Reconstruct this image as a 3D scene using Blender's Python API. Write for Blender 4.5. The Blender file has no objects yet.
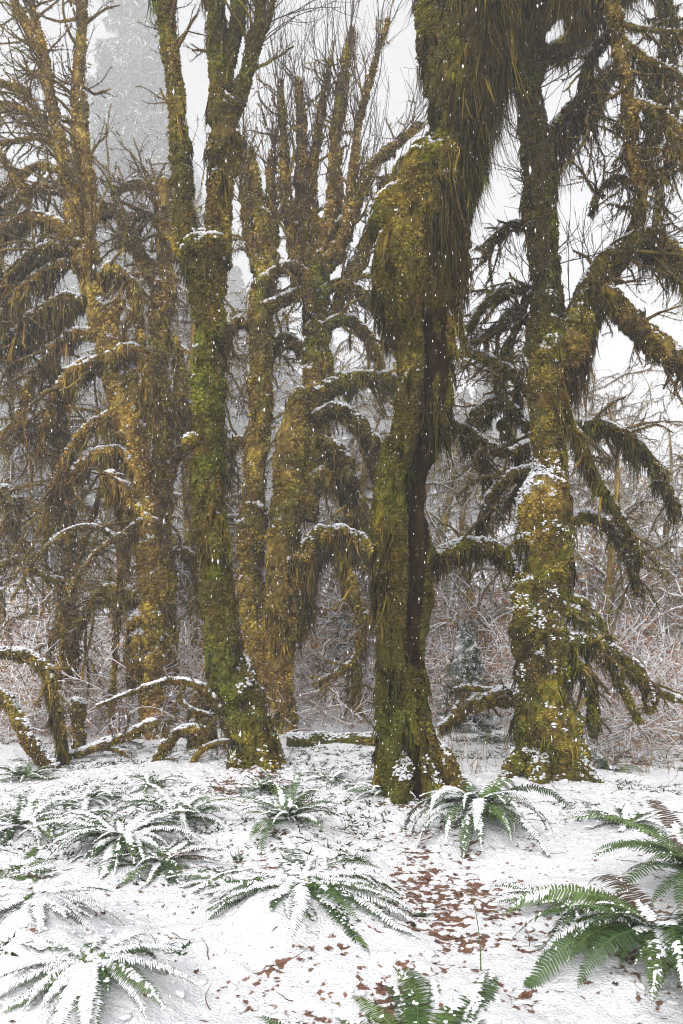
import bpy, math
import numpy as np
from mathutils import Vector

# ------------------------------------------------------------------ camera, sky, sun, exposure
S = bpy.context.scene
F, H, HORIZON, CX = 760.0, 1.5, 640.0, 341.5          # focal length in pixels, eye height, horizon row
cam_data = bpy.data.cameras.new("camera")
cam_data.sensor_width = 36.0
cam_data.sensor_fit = 'AUTO'
cam_data.lens = 36.0 * F / 1024.0
cam_data.shift_y = (HORIZON - 512.0) / 1024.0
cam_data.clip_start = 0.05
cam_data.clip_end = 2000.0
cam = bpy.data.objects.new("camera", cam_data)
S.collection.objects.link(cam)
cam.location = (0, 0, H)
cam.rotation_euler = (math.radians(90), 0, 0)
S.camera = cam

SUN_EL, SUN_ROT = math.radians(46), math.radians(203)
world = bpy.data.worlds.new("World")
S.world = world
world.use_nodes = True
wn = world.node_tree
wn.nodes.clear()
w_out = wn.nodes.new("ShaderNodeOutputWorld")
w_bg = wn.nodes.new("ShaderNodeBackground")
w_hsv = wn.nodes.new("ShaderNodeHueSaturation")
w_sky = wn.nodes.new("ShaderNodeTexSky")
w_sky.sky_type = 'NISHITA'
w_sky.sun_disc = False
w_sky.sun_elevation = SUN_EL
w_sky.sun_rotation = SUN_ROT
w_sky.air_density = 1.0
w_sky.dust_density = 6.0
w_sky.ozone_density = 1.0
w_hsv.inputs['Saturation'].default_value = 0.07      # an even, white snow cloud
w_bg.inputs['Strength'].default_value = 0.15
wn.links.new(w_sky.outputs[0], w_hsv.inputs['Color'])
wn.links.new(w_hsv.outputs[0], w_bg.inputs['Color'])
wn.links.new(w_bg.outputs[0], w_out.inputs['Surface'])

sun_data = bpy.data.lights.new("sun", 'SUN')
sun_data.energy = 0.45
sun_data.angle = math.radians(40)
sun_data.color = (1.0, 0.98, 0.95)
sun = bpy.data.objects.new("sun", sun_data)
S.collection.objects.link(sun)
sd = Vector((math.sin(SUN_ROT) * math.cos(SUN_EL), math.cos(SUN_ROT) * math.cos(SUN_EL), math.sin(SUN_EL)))
sun.rotation_euler = sd.to_track_quat('Z', 'Y').to_euler()

S.view_settings.view_transform = 'Standard'
S.view_settings.look = 'None'
S.view_settings.gamma = 1.0
S.view_settings.exposure = 1.04
S.cycles.use_denoising = True
S.cycles.denoising_prefilter = 'NONE'
S.cycles.use_adaptive_sampling = False
S.cycles.filter_width = 1.1
S.cycles.volume_bounces = 2
S.cycles.max_bounces = 6
S.cycles.diffuse_bounces = 4
S.cycles.transmission_bounces = 3
S.cycles.glossy_bounces = 1
S.cycles.caustics_reflective = False
S.cycles.caustics_refractive = False

# ------------------------------------------------------------------ numpy helpers
rng = np.random.default_rng(11)
UP = np.array([0.0, 0.0, 1.0])


def P3(px, py, d):
    return np.array([(px - CX) / F * d, d, H - (py - HORIZON) / F * d])


def nrm(a):
    return a / np.maximum(np.linalg.norm(a, axis=-1, keepdims=True), 1e-9)


def _hash(ix, iy, iz):
    h = (ix * 374761393 + iy * 668265263 + iz * 1274126177) & 0xFFFFFFFF
    h = ((h ^ (h >> 13)) * 1103515245) & 0xFFFFFFFF
    h = ((h ^ (h >> 16)) * 2246822519) & 0xFFFFFFFF
    h = h ^ (h >> 15)
    return (h & 0xFFFFFF) / float(0xFFFFFF) * 2 - 1


def noise(p):
    p = np.asarray(p, float)
    i = np.floor(p).astype(np.int64)
    f = p - i
    f = f * f * (3 - 2 * f)
    x, y, z = i[..., 0], i[..., 1], i[..., 2]
    fx, fy, fz = f[..., 0], f[..., 1], f[..., 2]
    r = 0
    for dx in (0, 1):
        wx = fx if dx else 1 - fx
        for dy in (0, 1):
            wy = fy if dy else 1 - fy
            for dz in (0, 1):
                wz = fz if dz else 1 - fz
                r = r + wx * wy * wz * _hash(x + dx, y + dy, z + dz)
    return r


def fbm(p, octaves=3):
    p = np.asarray(p, float)
    a, r, s = 1.0, 0, 0
    for o in range(octaves):
        r = r + a * noise(p * (2.03 ** o) + 17.3 * o)
        s += a
        a *= 0.5
    return r / s


def smooth(e0, e1, x):
    t = np.clip((x - e0) / (e1 - e0), 0, 1)
    return t * t * (3 - 2 * t)


class MB:
    """collects vertices, faces and vertex colours and links them as ONE mesh object"""

    def __init__(self):
        self.V, self.C, self.Q, self.T, self.QM, self.TM, self.N = [], [], [], [], [], [], []
        self.has_n = False
        self.n = 0

    def add(self, V, quads=None, tris=None, col=(0.5, 0.5, 0.5), mat=0, nrmls=None):
        V = np.asarray(V, float).reshape(-1, 3)
        col = np.asarray(col, float)
        if col.ndim == 1:
            col = np.tile(col, (len(V), 1))
        self.V.append(V)
        self.has_n |= nrmls is not None
        self.N.append(np.zeros_like(V) if nrmls is None else np.asarray(nrmls, float).reshape(-1, 3))
        self.C.append(col.reshape(-1, 3))
        if quads is not None and len(quads):
            self.Q.append(np.asarray(quads).reshape(-1, 4) + self.n)
            self.QM.append(np.full(len(self.Q[-1]), mat))
        if tris is not None and len(tris):
            self.T.append(np.asarray(tris).reshape(-1, 3) + self.n)
            self.TM.append(np.full(len(self.T[-1]), mat))
        self.n += len(V)

    def build(self, name, mats, parent=None, smooth_shade=True, origin=None):
        if not self.n:
            return None
        V = np.concatenate(self.V)
        C = np.concatenate(self.C)
        if parent is not None and origin is None:
            origin = parent['_o']
        if origin is not None:
            V = V - np.array(origin)
        Q = np.concatenate(self.Q) if self.Q else np.zeros((0, 4), int)
        T = np.concatenate(self.T) if self.T else np.zeros((0, 3), int)
        m = bpy.data.meshes.new(name)
        m.vertices.add(len(V))
        m.vertices.foreach_set("co", V.astype(np.float32).ravel())
        loops = np.concatenate([Q.ravel(), T.ravel()]).astype(np.int32)
        m.loops.add(len(loops))
        m.loops.foreach_set("vertex_index", loops)
        m.polygons.add(len(Q) + len(T))
        starts = np.concatenate([np.arange(len(Q)) * 4, len(Q) * 4 + np.arange(len(T)) * 3]).astype(np.int32)
        m.polygons.foreach_set("loop_start", starts)
        mi = np.concatenate(self.QM + self.TM).astype(np.int32) if (self.QM or self.TM) else np.zeros(0, np.int32)
        for k in (mats if isinstance(mats, (list, tuple)) else [mats]):
            m.materials.append(k)
        m.polygons.foreach_set("material_index", mi)
        m.polygons.foreach_set("use_smooth", np.full(len(Q) + len(T), smooth_shade, dtype=bool))
        a = m.attributes.new("Col", 'FLOAT_COLOR', 'POINT')
        c4 = np.ones((len(V), 4), np.float32)
        c4[:, :3] = C
        a.data.foreach_set("color", c4.ravel())
        m.update(calc_edges=True)
        if self.has_n:
            m.normals_split_custom_set_from_vertices(np.concatenate(self.N).astype(np.float32).tolist())
        o = bpy.data.objects.new(name, m)
        S.collection.objects.link(o)
        if parent is not None:
            o.parent = parent
        elif origin is not None:
            o.location = origin
        return o


def tag(o, label, cat, group=None, kind=None):
    o['label'] = label
    if cat:
        o['category'] = cat
    if group:
        o['group'] = group
    if kind:
        o['kind'] = kind
    return o


def thing(name, label, cat, loc, group=None):
    o = bpy.data.objects.new(name, None)
    o.empty_display_size = 0.1
    S.collection.objects.link(o)
    o.location = tuple(loc)
    o['_o'] = [float(v) for v in loc]
    return tag(o, label, cat, group)


def dup(root, loc, rotz=0.0, scale=1.0, label=None, group=None):
    r = root.copy()
    S.collection.objects.link(r)
    r.location = tuple(loc)
    r.rotation_euler = (0, 0, rotz)
    r.scale = (scale, scale, scale)
    if label:
        r['label'] = label
    if group:
        r['group'] = group
    for ch in list(root.children):
        c = ch.copy()
        S.collection.objects.link(c)
        c.parent = r
        for g in ch.children:
            d = g.copy()
            S.collection.objects.link(d)
            d.parent = c
    return r


# ------------------------------------------------------------------ materials
def mat(name, rough=0.85, spec=0.2, transl=0.0, var=0.35, vscale=30.0, bump=0.0, bscale=60.0, base=None, hue=None):
    m = bpy.data.materials.new(name)
    m.use_nodes = True
    nt = m.node_tree
    L = nt.links
    b = nt.nodes["Principled BSDF"]
    b.inputs['Roughness'].default_value = rough
    b.inputs['Specular IOR Level'].default_value = spec
    tc = nt.nodes.new("ShaderNodeTexCoord")
    n = nt.nodes.new("ShaderNodeTexNoise")
    n.inputs['Scale'].default_value = vscale
    n.inputs['Detail'].default_value = 4
    L.new(tc.outputs['Object'], n.inputs['Vector'])
    mr = nt.nodes.new("ShaderNodeMapRange")
    mr.inputs[1].default_value, mr.inputs[2].default_value = 0.25, 0.75
    mr.inputs[3].default_value, mr.inputs[4].default_value = 1 - var, 1 + var
    L.new(n.outputs['Fac'], mr.inputs[0])
    mix = nt.nodes.new("ShaderNodeVectorMath")
    mix.operation = 'SCALE'
    L.new(mr.outputs[0], mix.inputs['Scale'])
    if base is None:
        at = nt.nodes.new("ShaderNodeAttribute")
        at.attribute_name = "Col"
        L.new(at.outputs['Color'], mix.inputs[0])
    else:
        mix.inputs[0].default_value = base
    L.new(mix.outputs[0], b.inputs['Base Color'])
    if bump:
        n2 = nt.nodes.new("ShaderNodeTexNoise")
        n2.inputs['Scale'].default_value = bscale
        n2.inputs['Detail'].default_value = 5
        L.new(tc.outputs['Object'], n2.inputs['Vector'])
        bp = nt.nodes.new("ShaderNodeBump")
        bp.inputs['Strength'].default_value = bump
        bp.inputs['Distance'].default_value = 0.02
        L.new(n2.outputs['Fac'], bp.inputs['Height'])
        L.new(bp.outputs[0], b.inputs['Normal'])
    if transl:
        t = nt.nodes.new("ShaderNodeBsdfTranslucent")
        L.new(mix.outputs[0], t.inputs['Color'])
        ms = nt.nodes.new("ShaderNodeMixShader")
        ms.inputs[0].default_value = transl
        L.new(b.outputs[0], ms.inputs[1])
        L.new(t.outputs[0], ms.inputs[2])
        L.new(ms.outputs[0], nt.nodes["Material Output"].inputs['Surface'])
    return m


M_BARK = mat("mossy_bark", 0.95, 0.03, var=0.5, vscale=14, bump=0.9, bscale=40)
M_MOSS = mat("moss", 0.9, 0.1, transl=0.38, var=0.35, vscale=9)
M_SNOW = mat("snow", 0.65, 0.25, var=0.04, vscale=20, bump=0.35, bscale=90, base=(0.66, 0.66, 0.68))
M_TWIG = mat("twig_bark", 0.85, 0.2, var=0.35, vscale=25)
M_FERN = mat("fern_leaf", 0.5, 0.35, transl=0.22, var=0.3, vscale=35)
M_LEAF = mat("dead_leaf", 0.7, 0.25, transl=0.15, var=0.35, vscale=50)
M_NEEDLE = mat("conifer_needles", 0.75, 0.2, transl=0.15, var=0.3, vscale=4)
M_FLAKE = mat("snowflake", 0.7, 0.2, transl=0.3, var=0.02, base=(0.9, 0.9, 0.92))

SNOW = np.array([0.70, 0.71, 0.73])
GOLD = np.array([0.560, 0.400, 0.075])
OCHRE = np.array([0.340, 0.215, 0.050])
OLIVE = np.array([0.270, 0.225, 0.022])
GREEN = np.array([0.145, 0.180, 0.020])
BROWN = np.array([0.085, 0.046, 0.018])


def moss_color(p, hue=0.5, bright=1.0):
    """hue 0 = brown gold, 1 = fresh green; varies from patch to patch"""
    n = len(p)
    a = fbm(p * np.array([2.2, 2.2, 1.1]), 3) * 0.75 + rng.normal(0, 0.16, n) + (hue - 0.5) * 1.3
    t = np.clip(a * 0.9 + 0.5, 0, 1)[:, None]
    c = np.where(t < 0.33, OCHRE + (GOLD - OCHRE) * (t / 0.33),
                 np.where(t < 0.66, GOLD + (OLIVE - GOLD) * ((t - 0.33) / 0.33), OLIVE + (GREEN - OLIVE) * ((t - 0.66) / 0.34)))
    b = np.clip(fbm(p * 3.1 + 40, 2) * 1.0 + 0.55 * noise(p * np.array([13, 13, 8.0]) + 77) + 0.22 + rng.normal(0, 0.26, n), 0, 1)[:, None]
    b = b * (1 - .75 * smooth(.02, .42, fbm(p * np.array([1.9, 1.9, .8]) + 210, 3)))[:, None]
    c = BROWN + (c - BROWN) * (0.22 + 0.78 * b)
    return np.minimum(c * bright * rng.uniform(0.5, 1.5, n)[:, None], .75)


# ------------------------------------------------------------------ geometry helpers
def spline(pts, step):
    pts = np.asarray(pts, float)
    P = np.vstack([2 * pts[0] - pts[1], pts, 2 * pts[-1] - pts[-2]])
    out = []
    for i in range(1, len(P) - 2):
        L = np.linalg.norm(P[i + 1, :3] - P[i, :3])
        k = max(2, int(L / step))
        t = np.linspace(0, 1, k, endpoint=False)[:, None]
        p0, p1, p2, p3 = P[i - 1], P[i], P[i + 1], P[i + 2]
        out.append(0.5 * (2 * p1 + (p2 - p0) * t + (2 * p0 - 5 * p1 + 4 * p2 - p3) * t ** 2 + (3 * p1 - p0 - 3 * p2 + p3) * t ** 3))
    out.append(pts[-1:])
    return np.vstack(out)


def frames(C):
    T = nrm(np.gradient(C, axis=0))
    u = np.cross(T[0], [0.0, 1.0, 0.1])
    if np.linalg.norm(u) < 0.1:
        u = np.cross(T[0], [1.0, 0, 0])
    U = [nrm(u)]
    for i in range(1, len(C)):
        v = U[-1] - T[i] * np.dot(U[-1], T[i])
        U.append(nrm(v))
    U = np.array(U)
    return T, U, np.cross(T, U)


def sweep(C, R, seg, lump=0.2, freq=3.0, shape=None, cap=True, relief=1.0):
    T, U, W = frames(C)
    if cap:
        C = np.vstack([C, C[-1] + T[-1] * R[-1] * 0.55, C[-1] + T[-1] * R[-1] * 0.85])
        R = np.concatenate([R, [R[-1] * 0.7, R[-1] * 0.08]])
        U, W = np.vstack([U, U[-1:], U[-1:]]), np.vstack([W, W[-1:], W[-1:]])
    a = np.linspace(0, 2 * np.pi, seg, endpoint=False)
    D = np.cos(a)[None, :, None] * U[:, None] + np.sin(a)[None, :, None] * W[:, None]
    base = C[:, None] + D * R[:, None, None]
    k = 1 + lump * (fbm(base * freq / np.maximum(R.mean() * 6, 0.12), 3))
    k = k + 0.55 * lump * np.maximum(0, noise(base * 2.2 / np.maximum(R.mean() * 4, 0.1) + 9))
    vs = np.array([1.0, 1.0, 0.62])
    pil = np.sqrt(np.abs(noise(base * vs * 5.5 + 71))) * 0.042 + np.sqrt(np.abs(noise(base * vs * 13 + 11))) * 0.022 - 0.035
    q = base[..., 2] * 2.3 + 1.5 * fbm(base * np.array([2.2, 2.2, 1.0]) + 5, 2)
    q = q - np.floor(q)
    shelf = (1 - q) ** 1.4 * smooth(0.0, 0.07, q) * smooth(-.15, .45, noise(base * 1.4 + 33))
    pil = pil * 1.25 + 0.060 * shelf - 0.012
    k = k + relief * pil * np.minimum(1.0, R / 0.12)[:, None] / np.maximum(R, 0.02)[:, None]
    if shape is not None:
        k = k * shape(C, D, base)
    V = C[:, None] + D * (R[:, None] * k)[:, :, None]
    n = len(C)
    i = np.arange(n - 1)[:, None] * seg
    j = np.arange(seg)[None]
    j2 = (j + 1) % seg
    Qd = np.stack([i + j, i + j2, i + seg + j2, i + seg + j], -1).reshape(-1, 4)
    return V, Qd


def scatter(V, density, zmin=None):
    """random points and normals on a swept grid (n, seg, 3)"""
    A = V
    B = np.roll(V, -1, 1)
    p00, p01, p10, p11 = A[:-1], B[:-1], A[1:], B[1:]
    N = np.cross(p01 - p00, p10 - p00)
    area = np.linalg.norm(N, axis=-1).ravel()
    n = int(area.sum() * density)
    if n < 1:
        return np.zeros((0, 3)), np.zeros((0, 3))
    idx = rng.choice(len(area), n, p=area / area.sum())
    u, v = rng.random((n, 1)), rng.random((n, 1))
    f = lambda q: q.reshape(-1, 3)[idx]
    p = (f(p00) * (1 - u) + f(p01) * u) * (1 - v) + (f(p10) * (1 - u) + f(p11) * u) * v
    nn = nrm(f(N))
    cen = V.mean(1)
    c = np.repeat(((cen[:-1] + cen[1:]) / 2)[:, None], V.shape[1], 1).reshape(-1, 3)[idx]
    s = np.sign((nn * (p - c)).sum(-1, keepdims=True))
    return p, nn * np.where(s == 0, 1, s)


def tufts(mb, p, n, L, w, col, droop=0.5, spread=0.55, m=0, bed=0.3, soft=True):
    k = len(p)
    if not k:
        return
    d = nrm(n * 0.8 + rng.normal(0, spread, (k, 3)) + np.array([0, 0, -droop]))
    s = nrm(np.cross(d, rng.normal(0, 1, (k, 3))))
    L = (np.broadcast_to(L, (k,)) * rng.uniform(0.5, 1.35, k))[:, None]
    w = w * rng.uniform(0.6, 1.3, k)[:, None]
    o = p - n * L * bed
    V = np.stack([o - s * w / 2, o + s * w / 2, o + d * L], 1)
    C = np.repeat(col[:, None], 3, 1)
    N = nrm(n + 0.45 * d + rng.normal(0, .18, (k, 3))) if soft else None
    mb.add(V, tris=np.arange(3 * k).reshape(k, 3), col=C, mat=m, nrmls=np.repeat(N[:, None], 3, 1) if soft else None)


def strands(mb, p, n, L, w, col, out=0.05, sway=0.12, m=0, K=4, pull=None):
    """hanging ribbons: leave the surface along n and fall straight down"""
    k = len(p)
    if not k:
        return
    L = np.broadcast_to(L, (k,))
    w = np.broadcast_to(w, (k,))
    hn = n * np.array([1, 1, 0.3])
    w = w * 0.7
    ang = rng.uniform(0, 2 * np.pi, k)
    side = np.stack([np.cos(ang), np.sin(ang), 0 * ang], 1)
    sw = rng.normal(0, sway, (k, 3)) * np.array([1, 1, 0.2])
    rows = []
    for j in range(K):
        t = j / (K - 1)
        c = p - n * 0.01 + hn * out * (1 - (1 - t) ** 3) + sw * (L * t * t)[:, None] + np.array([0, 0, -1.0]) * (L * t)[:, None]
        if pull is not None:
            c = c + pull * t ** 1.3
        ww = (w * (1.0 - 0.92 * t ** 1.6) * 0.5)[:, None]
        rows += [c - side * ww, c + side * ww]
    V = np.stack(rows, 1)
    b = np.arange(k)[:, None] * (2 * K)
    q = np.concatenate([np.stack([b[:, 0] + 2 * j, b[:, 0] + 2 * j + 1, b[:, 0] + 2 * j + 3, b[:, 0] + 2 * j + 2], 1) for j in range(K - 1)])
    N = nrm(n * np.array([1, 1, .5]) + rng.normal(0, .3, (k, 3)) + np.array([0, 0, .15]))
    mb.add(V, quads=q, col=np.repeat(col[:, None], 2 * K, 1), mat=m, nrmls=np.repeat(N[:, None], 2 * K, 1))


def drapes(mb, p, n, L, w, hue, bright, out=0.04, per=9, jit=0.03, sway=0.13, m=0):
    """strands gathered into ragged clumps that come together towards their tips"""
    k = len(p)
    if not k:
        return
    i = np.repeat(np.arange(k), per)
    j = rng.normal(0, jit, (k * per, 3))
    n_, L_ = n[i], np.broadcast_to(L, (k,))[i] * rng.uniform(.35, 1.0, k * per) ** .7
    j = j - n_ * (j * n_).sum(-1, keepdims=True)
    col = moss_color(p, hue, bright)[i] * rng.uniform(.7, 1.25, (k * per, 1))
    strands(mb, p[i] + j, n_, L_, w * rng.uniform(.5, 1.4, k * per), col, out=out, sway=sway, m=m, pull=-j * .75, K=5)


def _ico():
    g = (1 + 5 ** 0.5) / 2
    v = np.array([(-1, g, 0), (1, g, 0), (-1, -g, 0), (1, -g, 0), (0, -1, g), (0, 1, g), (0, -1, -g), (0, 1, -g), (g, 0, -1), (g, 0, 1), (-g, 0, -1), (-g, 0, 1)], float)
    f = np.array([(0, 11, 5), (0, 5, 1), (0, 1, 7), (0, 7, 10), (0, 10, 11), (1, 5, 9), (5, 11, 4), (11, 10, 2), (10, 7, 6), (7, 1, 8),
                  (3, 9, 4), (3, 4, 2), (3, 2, 6), (3, 6, 8), (3, 8, 9), (4, 9, 5), (2, 4, 11), (6, 2, 10), (8, 6, 7), (9, 8, 1)])
    v = nrm(v)
    V, Fc, cache = list(v), [], {}

    def mid(a, b):
        kk = (min(a, b), max(a, b))
        if kk not in cache:
            cache[kk] = len(V)
            V.append(nrm((V[a] + V[b]) / 2))
        return cache[kk]
    for a, b, c in f:
        x, y, z = mid(a, b), mid(b, c), mid(c, a)
        Fc += [(a, x, z), (b, y, x), (c, z, y), (x, y, z)]
    return (v, f), (np.array(V), np.array(Fc))


ICO0, ICO1 = _ico()


def blobs(mb, p, size, flat=0.6, fine=False, col=SNOW, m=0, rough=0.45, stretch=None):
    k = len(p)
    if not k:
        return
    v, f = ICO1 if fine else ICO0
    size = np.broadcast_to(size, (k,))
    D = np.repeat(v[None], k, 0)
    D = D * (1 + rough * noise(D * 1.7 + rng.uniform(0, 90, (k, 1, 3))))[..., None]
    D = D * np.stack([rng.uniform(0.7, 1.35, k), rng.uniform(0.7, 1.35, k), flat * rng.uniform(0.7, 1.2, k)], 1)[:, None]
    if stretch is not None:
        D = D + stretch[:, None] * (D * nrm(stretch)[:, None]).sum(-1, keepdims=True)
    V = p[:, None] + D * size[:, None, None]
    fc = (f[None] + (np.arange(k) * len(v))[:, None, None]).reshape(-1, 3)
    mb.add(V, tris=fc, col=col, mat=m)


# thin branches, many at a time: P is (m, k, 3), R is (m, k)
def grow(P, R, per, L, ang=(0.5, 1.1), trop=0.0, wander=0.15, k=7, rf=0.5, t0=0.25, t1=0.98, rmin=0.002, bias=None):
    m, kp = P.shape[:2]
    idx = np.repeat(np.arange(m), per)
    n = len(idx)
    t = rng.uniform(t0, t1, n) * (kp - 1)
    i = np.minimum(t.astype(int), kp - 2)
    f = (t - i)[:, None]
    a, b = P[idx, i], P[idx, i + 1]
    pos = a * (1 - f) + b * f
    r0 = (R[idx, i] * (1 - f[:, 0]) + R[idx, i + 1] * f[:, 0])
    tan = nrm(b - a)
    perp = rng.normal(0, 1, (n, 3))
    if bias is not None:
        perp = perp + np.asarray(bias)
    perp = nrm(perp - tan * (perp * tan).sum(-1, keepdims=True))
    an = rng.uniform(ang[0], ang[1], n)[:, None]
    d = tan * np.cos(an) + perp * np.sin(an)
    LL = rng.uniform(L[0], L[1], n)[:, None]
    out = [pos]
    for j in range(k - 1):
        d = nrm(d + np.array([0, 0, trop]) / (k - 1) + rng.normal(0, wander, (n, 3)))
        out.append(out[-1] + d * LL / (k - 1))
    rb = np.maximum(r0 * rf * rng.uniform(0.7, 1.1, n), rmin)
    Rr = np.maximum(rb[:, None] * np.linspace(1, 0.3, k)[None], rmin * 0.6)
    return np.stack(out, 1), Rr


def tubes(mb, P, R, seg=4, col=None, m=0):
    n, k = P.shape[:2]
    if not n:
        return
    T = nrm(np.gradient(P, axis=1))
    ref = np.where(np.abs(T[..., 2:3]) > 0.85, np.array([1.0, 0, 0]), UP)
    U = nrm(np.cross(T, ref))
    W = np.cross(T, U)
    a = np.linspace(0, 2 * np.pi, seg, endpoint=False)
    V = P[:, :, None] + R[:, :, None, None] * (np.cos(a)[None, None, :, None] * U[:, :, None] + np.sin(a)[None, None, :, None] * W[:, :, None])
    b = (np.arange(n) * k * seg)[:, None, None]
    i = np.arange(k - 1)[None, :, None] * seg
    j = np.arange(seg)[None, None]
    q = np.stack([b + i + j, b + i + (j + 1) % seg, b + i + seg + (j + 1) % seg, b + i + seg + j], -1).reshape(-1, 4)
    if col is None:
        col = moss_color(V.reshape(-1, 3), .25) * 0.85
    elif np.ndim(col) == 2:
        col = np.repeat(col, k * seg, 0)
    mb.add(V, quads=q, col=col, mat=m)


def along(P, R, per_m):
    """random points along batched branches with a radial direction"""
    seg = np.linalg.norm(np.diff(P, axis=1), axis=-1)
    tot = seg.sum()
    n = int(tot * per_m)
    if n < 1:
        return np.zeros((0, 3)), np.zeros((0, 3)), np.zeros(0)
    fl = seg.ravel()
    idx = rng.choice(len(fl), n, p=fl / tot)
    i, j = idx // seg.shape[1], idx % seg.shape[1]
    f = rng.random(n)[:, None]
    p = P[i, j] * (1 - f) + P[i, j + 1] * f
    r = R[i, j] * (1 - f[:, 0]) + R[i, j + 1] * f[:, 0]
    T = nrm(P[i, j + 1] - P[i, j])
    d = rng.normal(0, 1, (n, 3))
    d = nrm(d - T * (d * T).sum(-1, keepdims=True))
    return p + d * r[:, None], d, r


def fuzz(mb, P, R, per_m, L, w, hue=0.4, bright=1.0, snow=0.35, droop=0.5, m=0):
    p, n, r = along(P, R, per_m)
    if not len(p):
        return
    c = moss_color(p, hue, bright)
    s = (n[:, 2] > 0.55) & (rng.random(len(p)) < snow)
    c[s] = SNOW
    tufts(mb, p, n, L, w, c, droop=droop, m=m)


def beards(mb, P, R, per_m, L, w, hue=0.35, bright=0.9, m=0, clump=1.6):
    p, n, r = along(P, R, per_m)
    if not len(p):
        return
    keep = n[:, 2] < 0.25
    p, n = p[keep], n[keep]
    a = np.clip(fbm(p * clump, 2) * 1.3 + 0.55, 0.08, 1.3)
    LL = L * a * rng.uniform(0.35, 1.15, len(p))
    strands(mb, p, n, LL, w * rng.uniform(0.6, 1.3, len(p)), moss_color(p, hue, bright), out=0.02, m=m)


# ------------------------------------------------------------------ the ground
FERN_MOUNDS = []       # (x, y, radius, height)


def gpx(px, py):
    """ground point seen at pixel px, py (flat ground)"""
    d = H * F / (py - HORIZON)
    return np.array([(px - CX) / F * d, d, 0.0])


for px, py, rad, hh in ((484, 836, 0.5, 0.20), (185, 820, 0.5, 0.06), (290, 835, 0.45, 0.05), (300, 922, 0.62, 0.20), (640, 960, 0.55, 0.12),
                        (440, 1015, 0.5, 0.05), (40, 830, 0.7, 0.06), (135, 850, 0.5, 0.08), (40, 950, 0.5, 0.26), (95, 1000, 0.4, 0.2), (640, 825, 0.4, 0.05),
                        (10, 1000, 0.4, 0.16), (250, 775, 0.5, 0.06), (555, 770, 0.7, 0.03), (440, 780, 0.6, 0.12)):
    q = gpx(px, py)
    FERN_MOUNDS.append((q[0], q[1], rad, hh))


def ground_z(x, y, fine=True):
    x, y = np.asarray(x, float), np.asarray(y, float)
    p = np.stack([x, y, 0 * x], -1)
    z = 0.07 * fbm(p * 0.55 + 3, 2) - 0.02
    rough = 0 * z
    for mx, my, rad, hh in FERN_MOUNDS:
        mnd = np.exp(-((x - mx) ** 2 + (y - my) ** 2) / (rad * rad * 0.5))
        z = z + hh * mnd
        rough = np.maximum(rough, mnd)
    z = z + 0.05 * np.maximum(0, y - 9.5) * (1 - smooth(9.5, 40, y)) * 0.6 + 0.55 * smooth(12, 40, y) + 38.0 * smooth(45, 210, y) + 0.8 * smooth(14, 30, y)
    if fine:
        near = 1 - smooth(10, 22, y)
        z = z + near * (0.05 * fbm(p * 1.7 + 8, 2) + 0.032 * fbm(p * 3.6, 3) + 0.020 * np.maximum(0, fbm(p * 9 + 7, 2)) + 0.009 * noise(p * 27) + rough * (0.045 * fbm(p * 6.5 + 50, 3) + .012 * noise(p * 21)))
        z = z - near * 0.02 * litter(x, y)
    return z


LP = gpx(458, 895)


def litter(x, y):
    """where the dead leaves show through the snow, plus one painted patch of frond shade"""
    x, y = np.asarray(x, float), np.asarray(y, float)
    p = np.stack([x, y, 0 * x], -1)
    a = np.exp(-(((x - LP[0]) / 0.42) ** 2 + ((y - LP[1]) / 0.95) ** 2))
    b = gpx(418, 800)
    a = np.maximum(a, 0.9 * np.exp(-(((x - b[0]) / 0.28) ** 2 + ((y - b[1] + 0.1) / 0.5) ** 2)))
    b = gpx(655, 965)  # brown here also paints the shade under the corner fern's fronds
    a = np.maximum(a, 0.9 * np.exp(-(((x - b[0]) / 0.36) ** 2 + ((y - b[1]) / 0.36) ** 2)))
    b = gpx(380, 1018)
    a = np.maximum(a, 0.8 * np.exp(-(((x - b[0]) / 0.4) ** 2 + ((y - b[1]) / 0.25) ** 2)))
    b = gpx(600, 755)
    a = np.maximum(a, 0.8 * np.exp(-(((x - b[0]) / 1.0) ** 2 + ((y - b[1]) / 0.7) ** 2)))
    b = gpx(232, 785)
    a = np.maximum(a, 0.7 * np.exp(-(((x - b[0]) / 0.4) ** 2 + ((y - b[1]) / 0.5) ** 2)))
    for px, py, rx, ry, am in ((440, 850, .5, 1.5, .5), (520, 890, .8, 1.0, .5), (400, 985, .8, .5, .4), (330, 860, 1.6, 1.2, .22)):
        b = gpx(px, py)
        a = np.maximum(a, am * np.exp(-(((x - b[0]) / rx) ** 2 + ((y - b[1]) / ry) ** 2)))
    n = fbm(p * 5.5 + 21, 3)
    for px, py, rx, ry in ((262, 778, .42, .34), (550, 775, .55, .36), (410, 795, .48, .36)):
        b = gpx(px, py)
        a = np.maximum(a, 0.75 * np.exp(-(((x - b[0]) / rx) ** 2 + ((y - b[1] - .1) / ry) ** 2)))
    return smooth(0.10, 1.05, a * 0.95 + n * 0.72 + 0.04)


def axis(lo, hi, c0, c1, step, growth):
    mid = list(np.arange(c0, c1, step))
    s, x = step, c1
    up = []
    while x < hi:
        up.append(x)
        s *= growth
        x += s
    up.append(hi)
    s, x = step, c0
    dn = []
    while x > lo:
        s *= growth
        x -= s
        dn.append(x)
    return np.array(dn[::-1] + mid + up)


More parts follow.
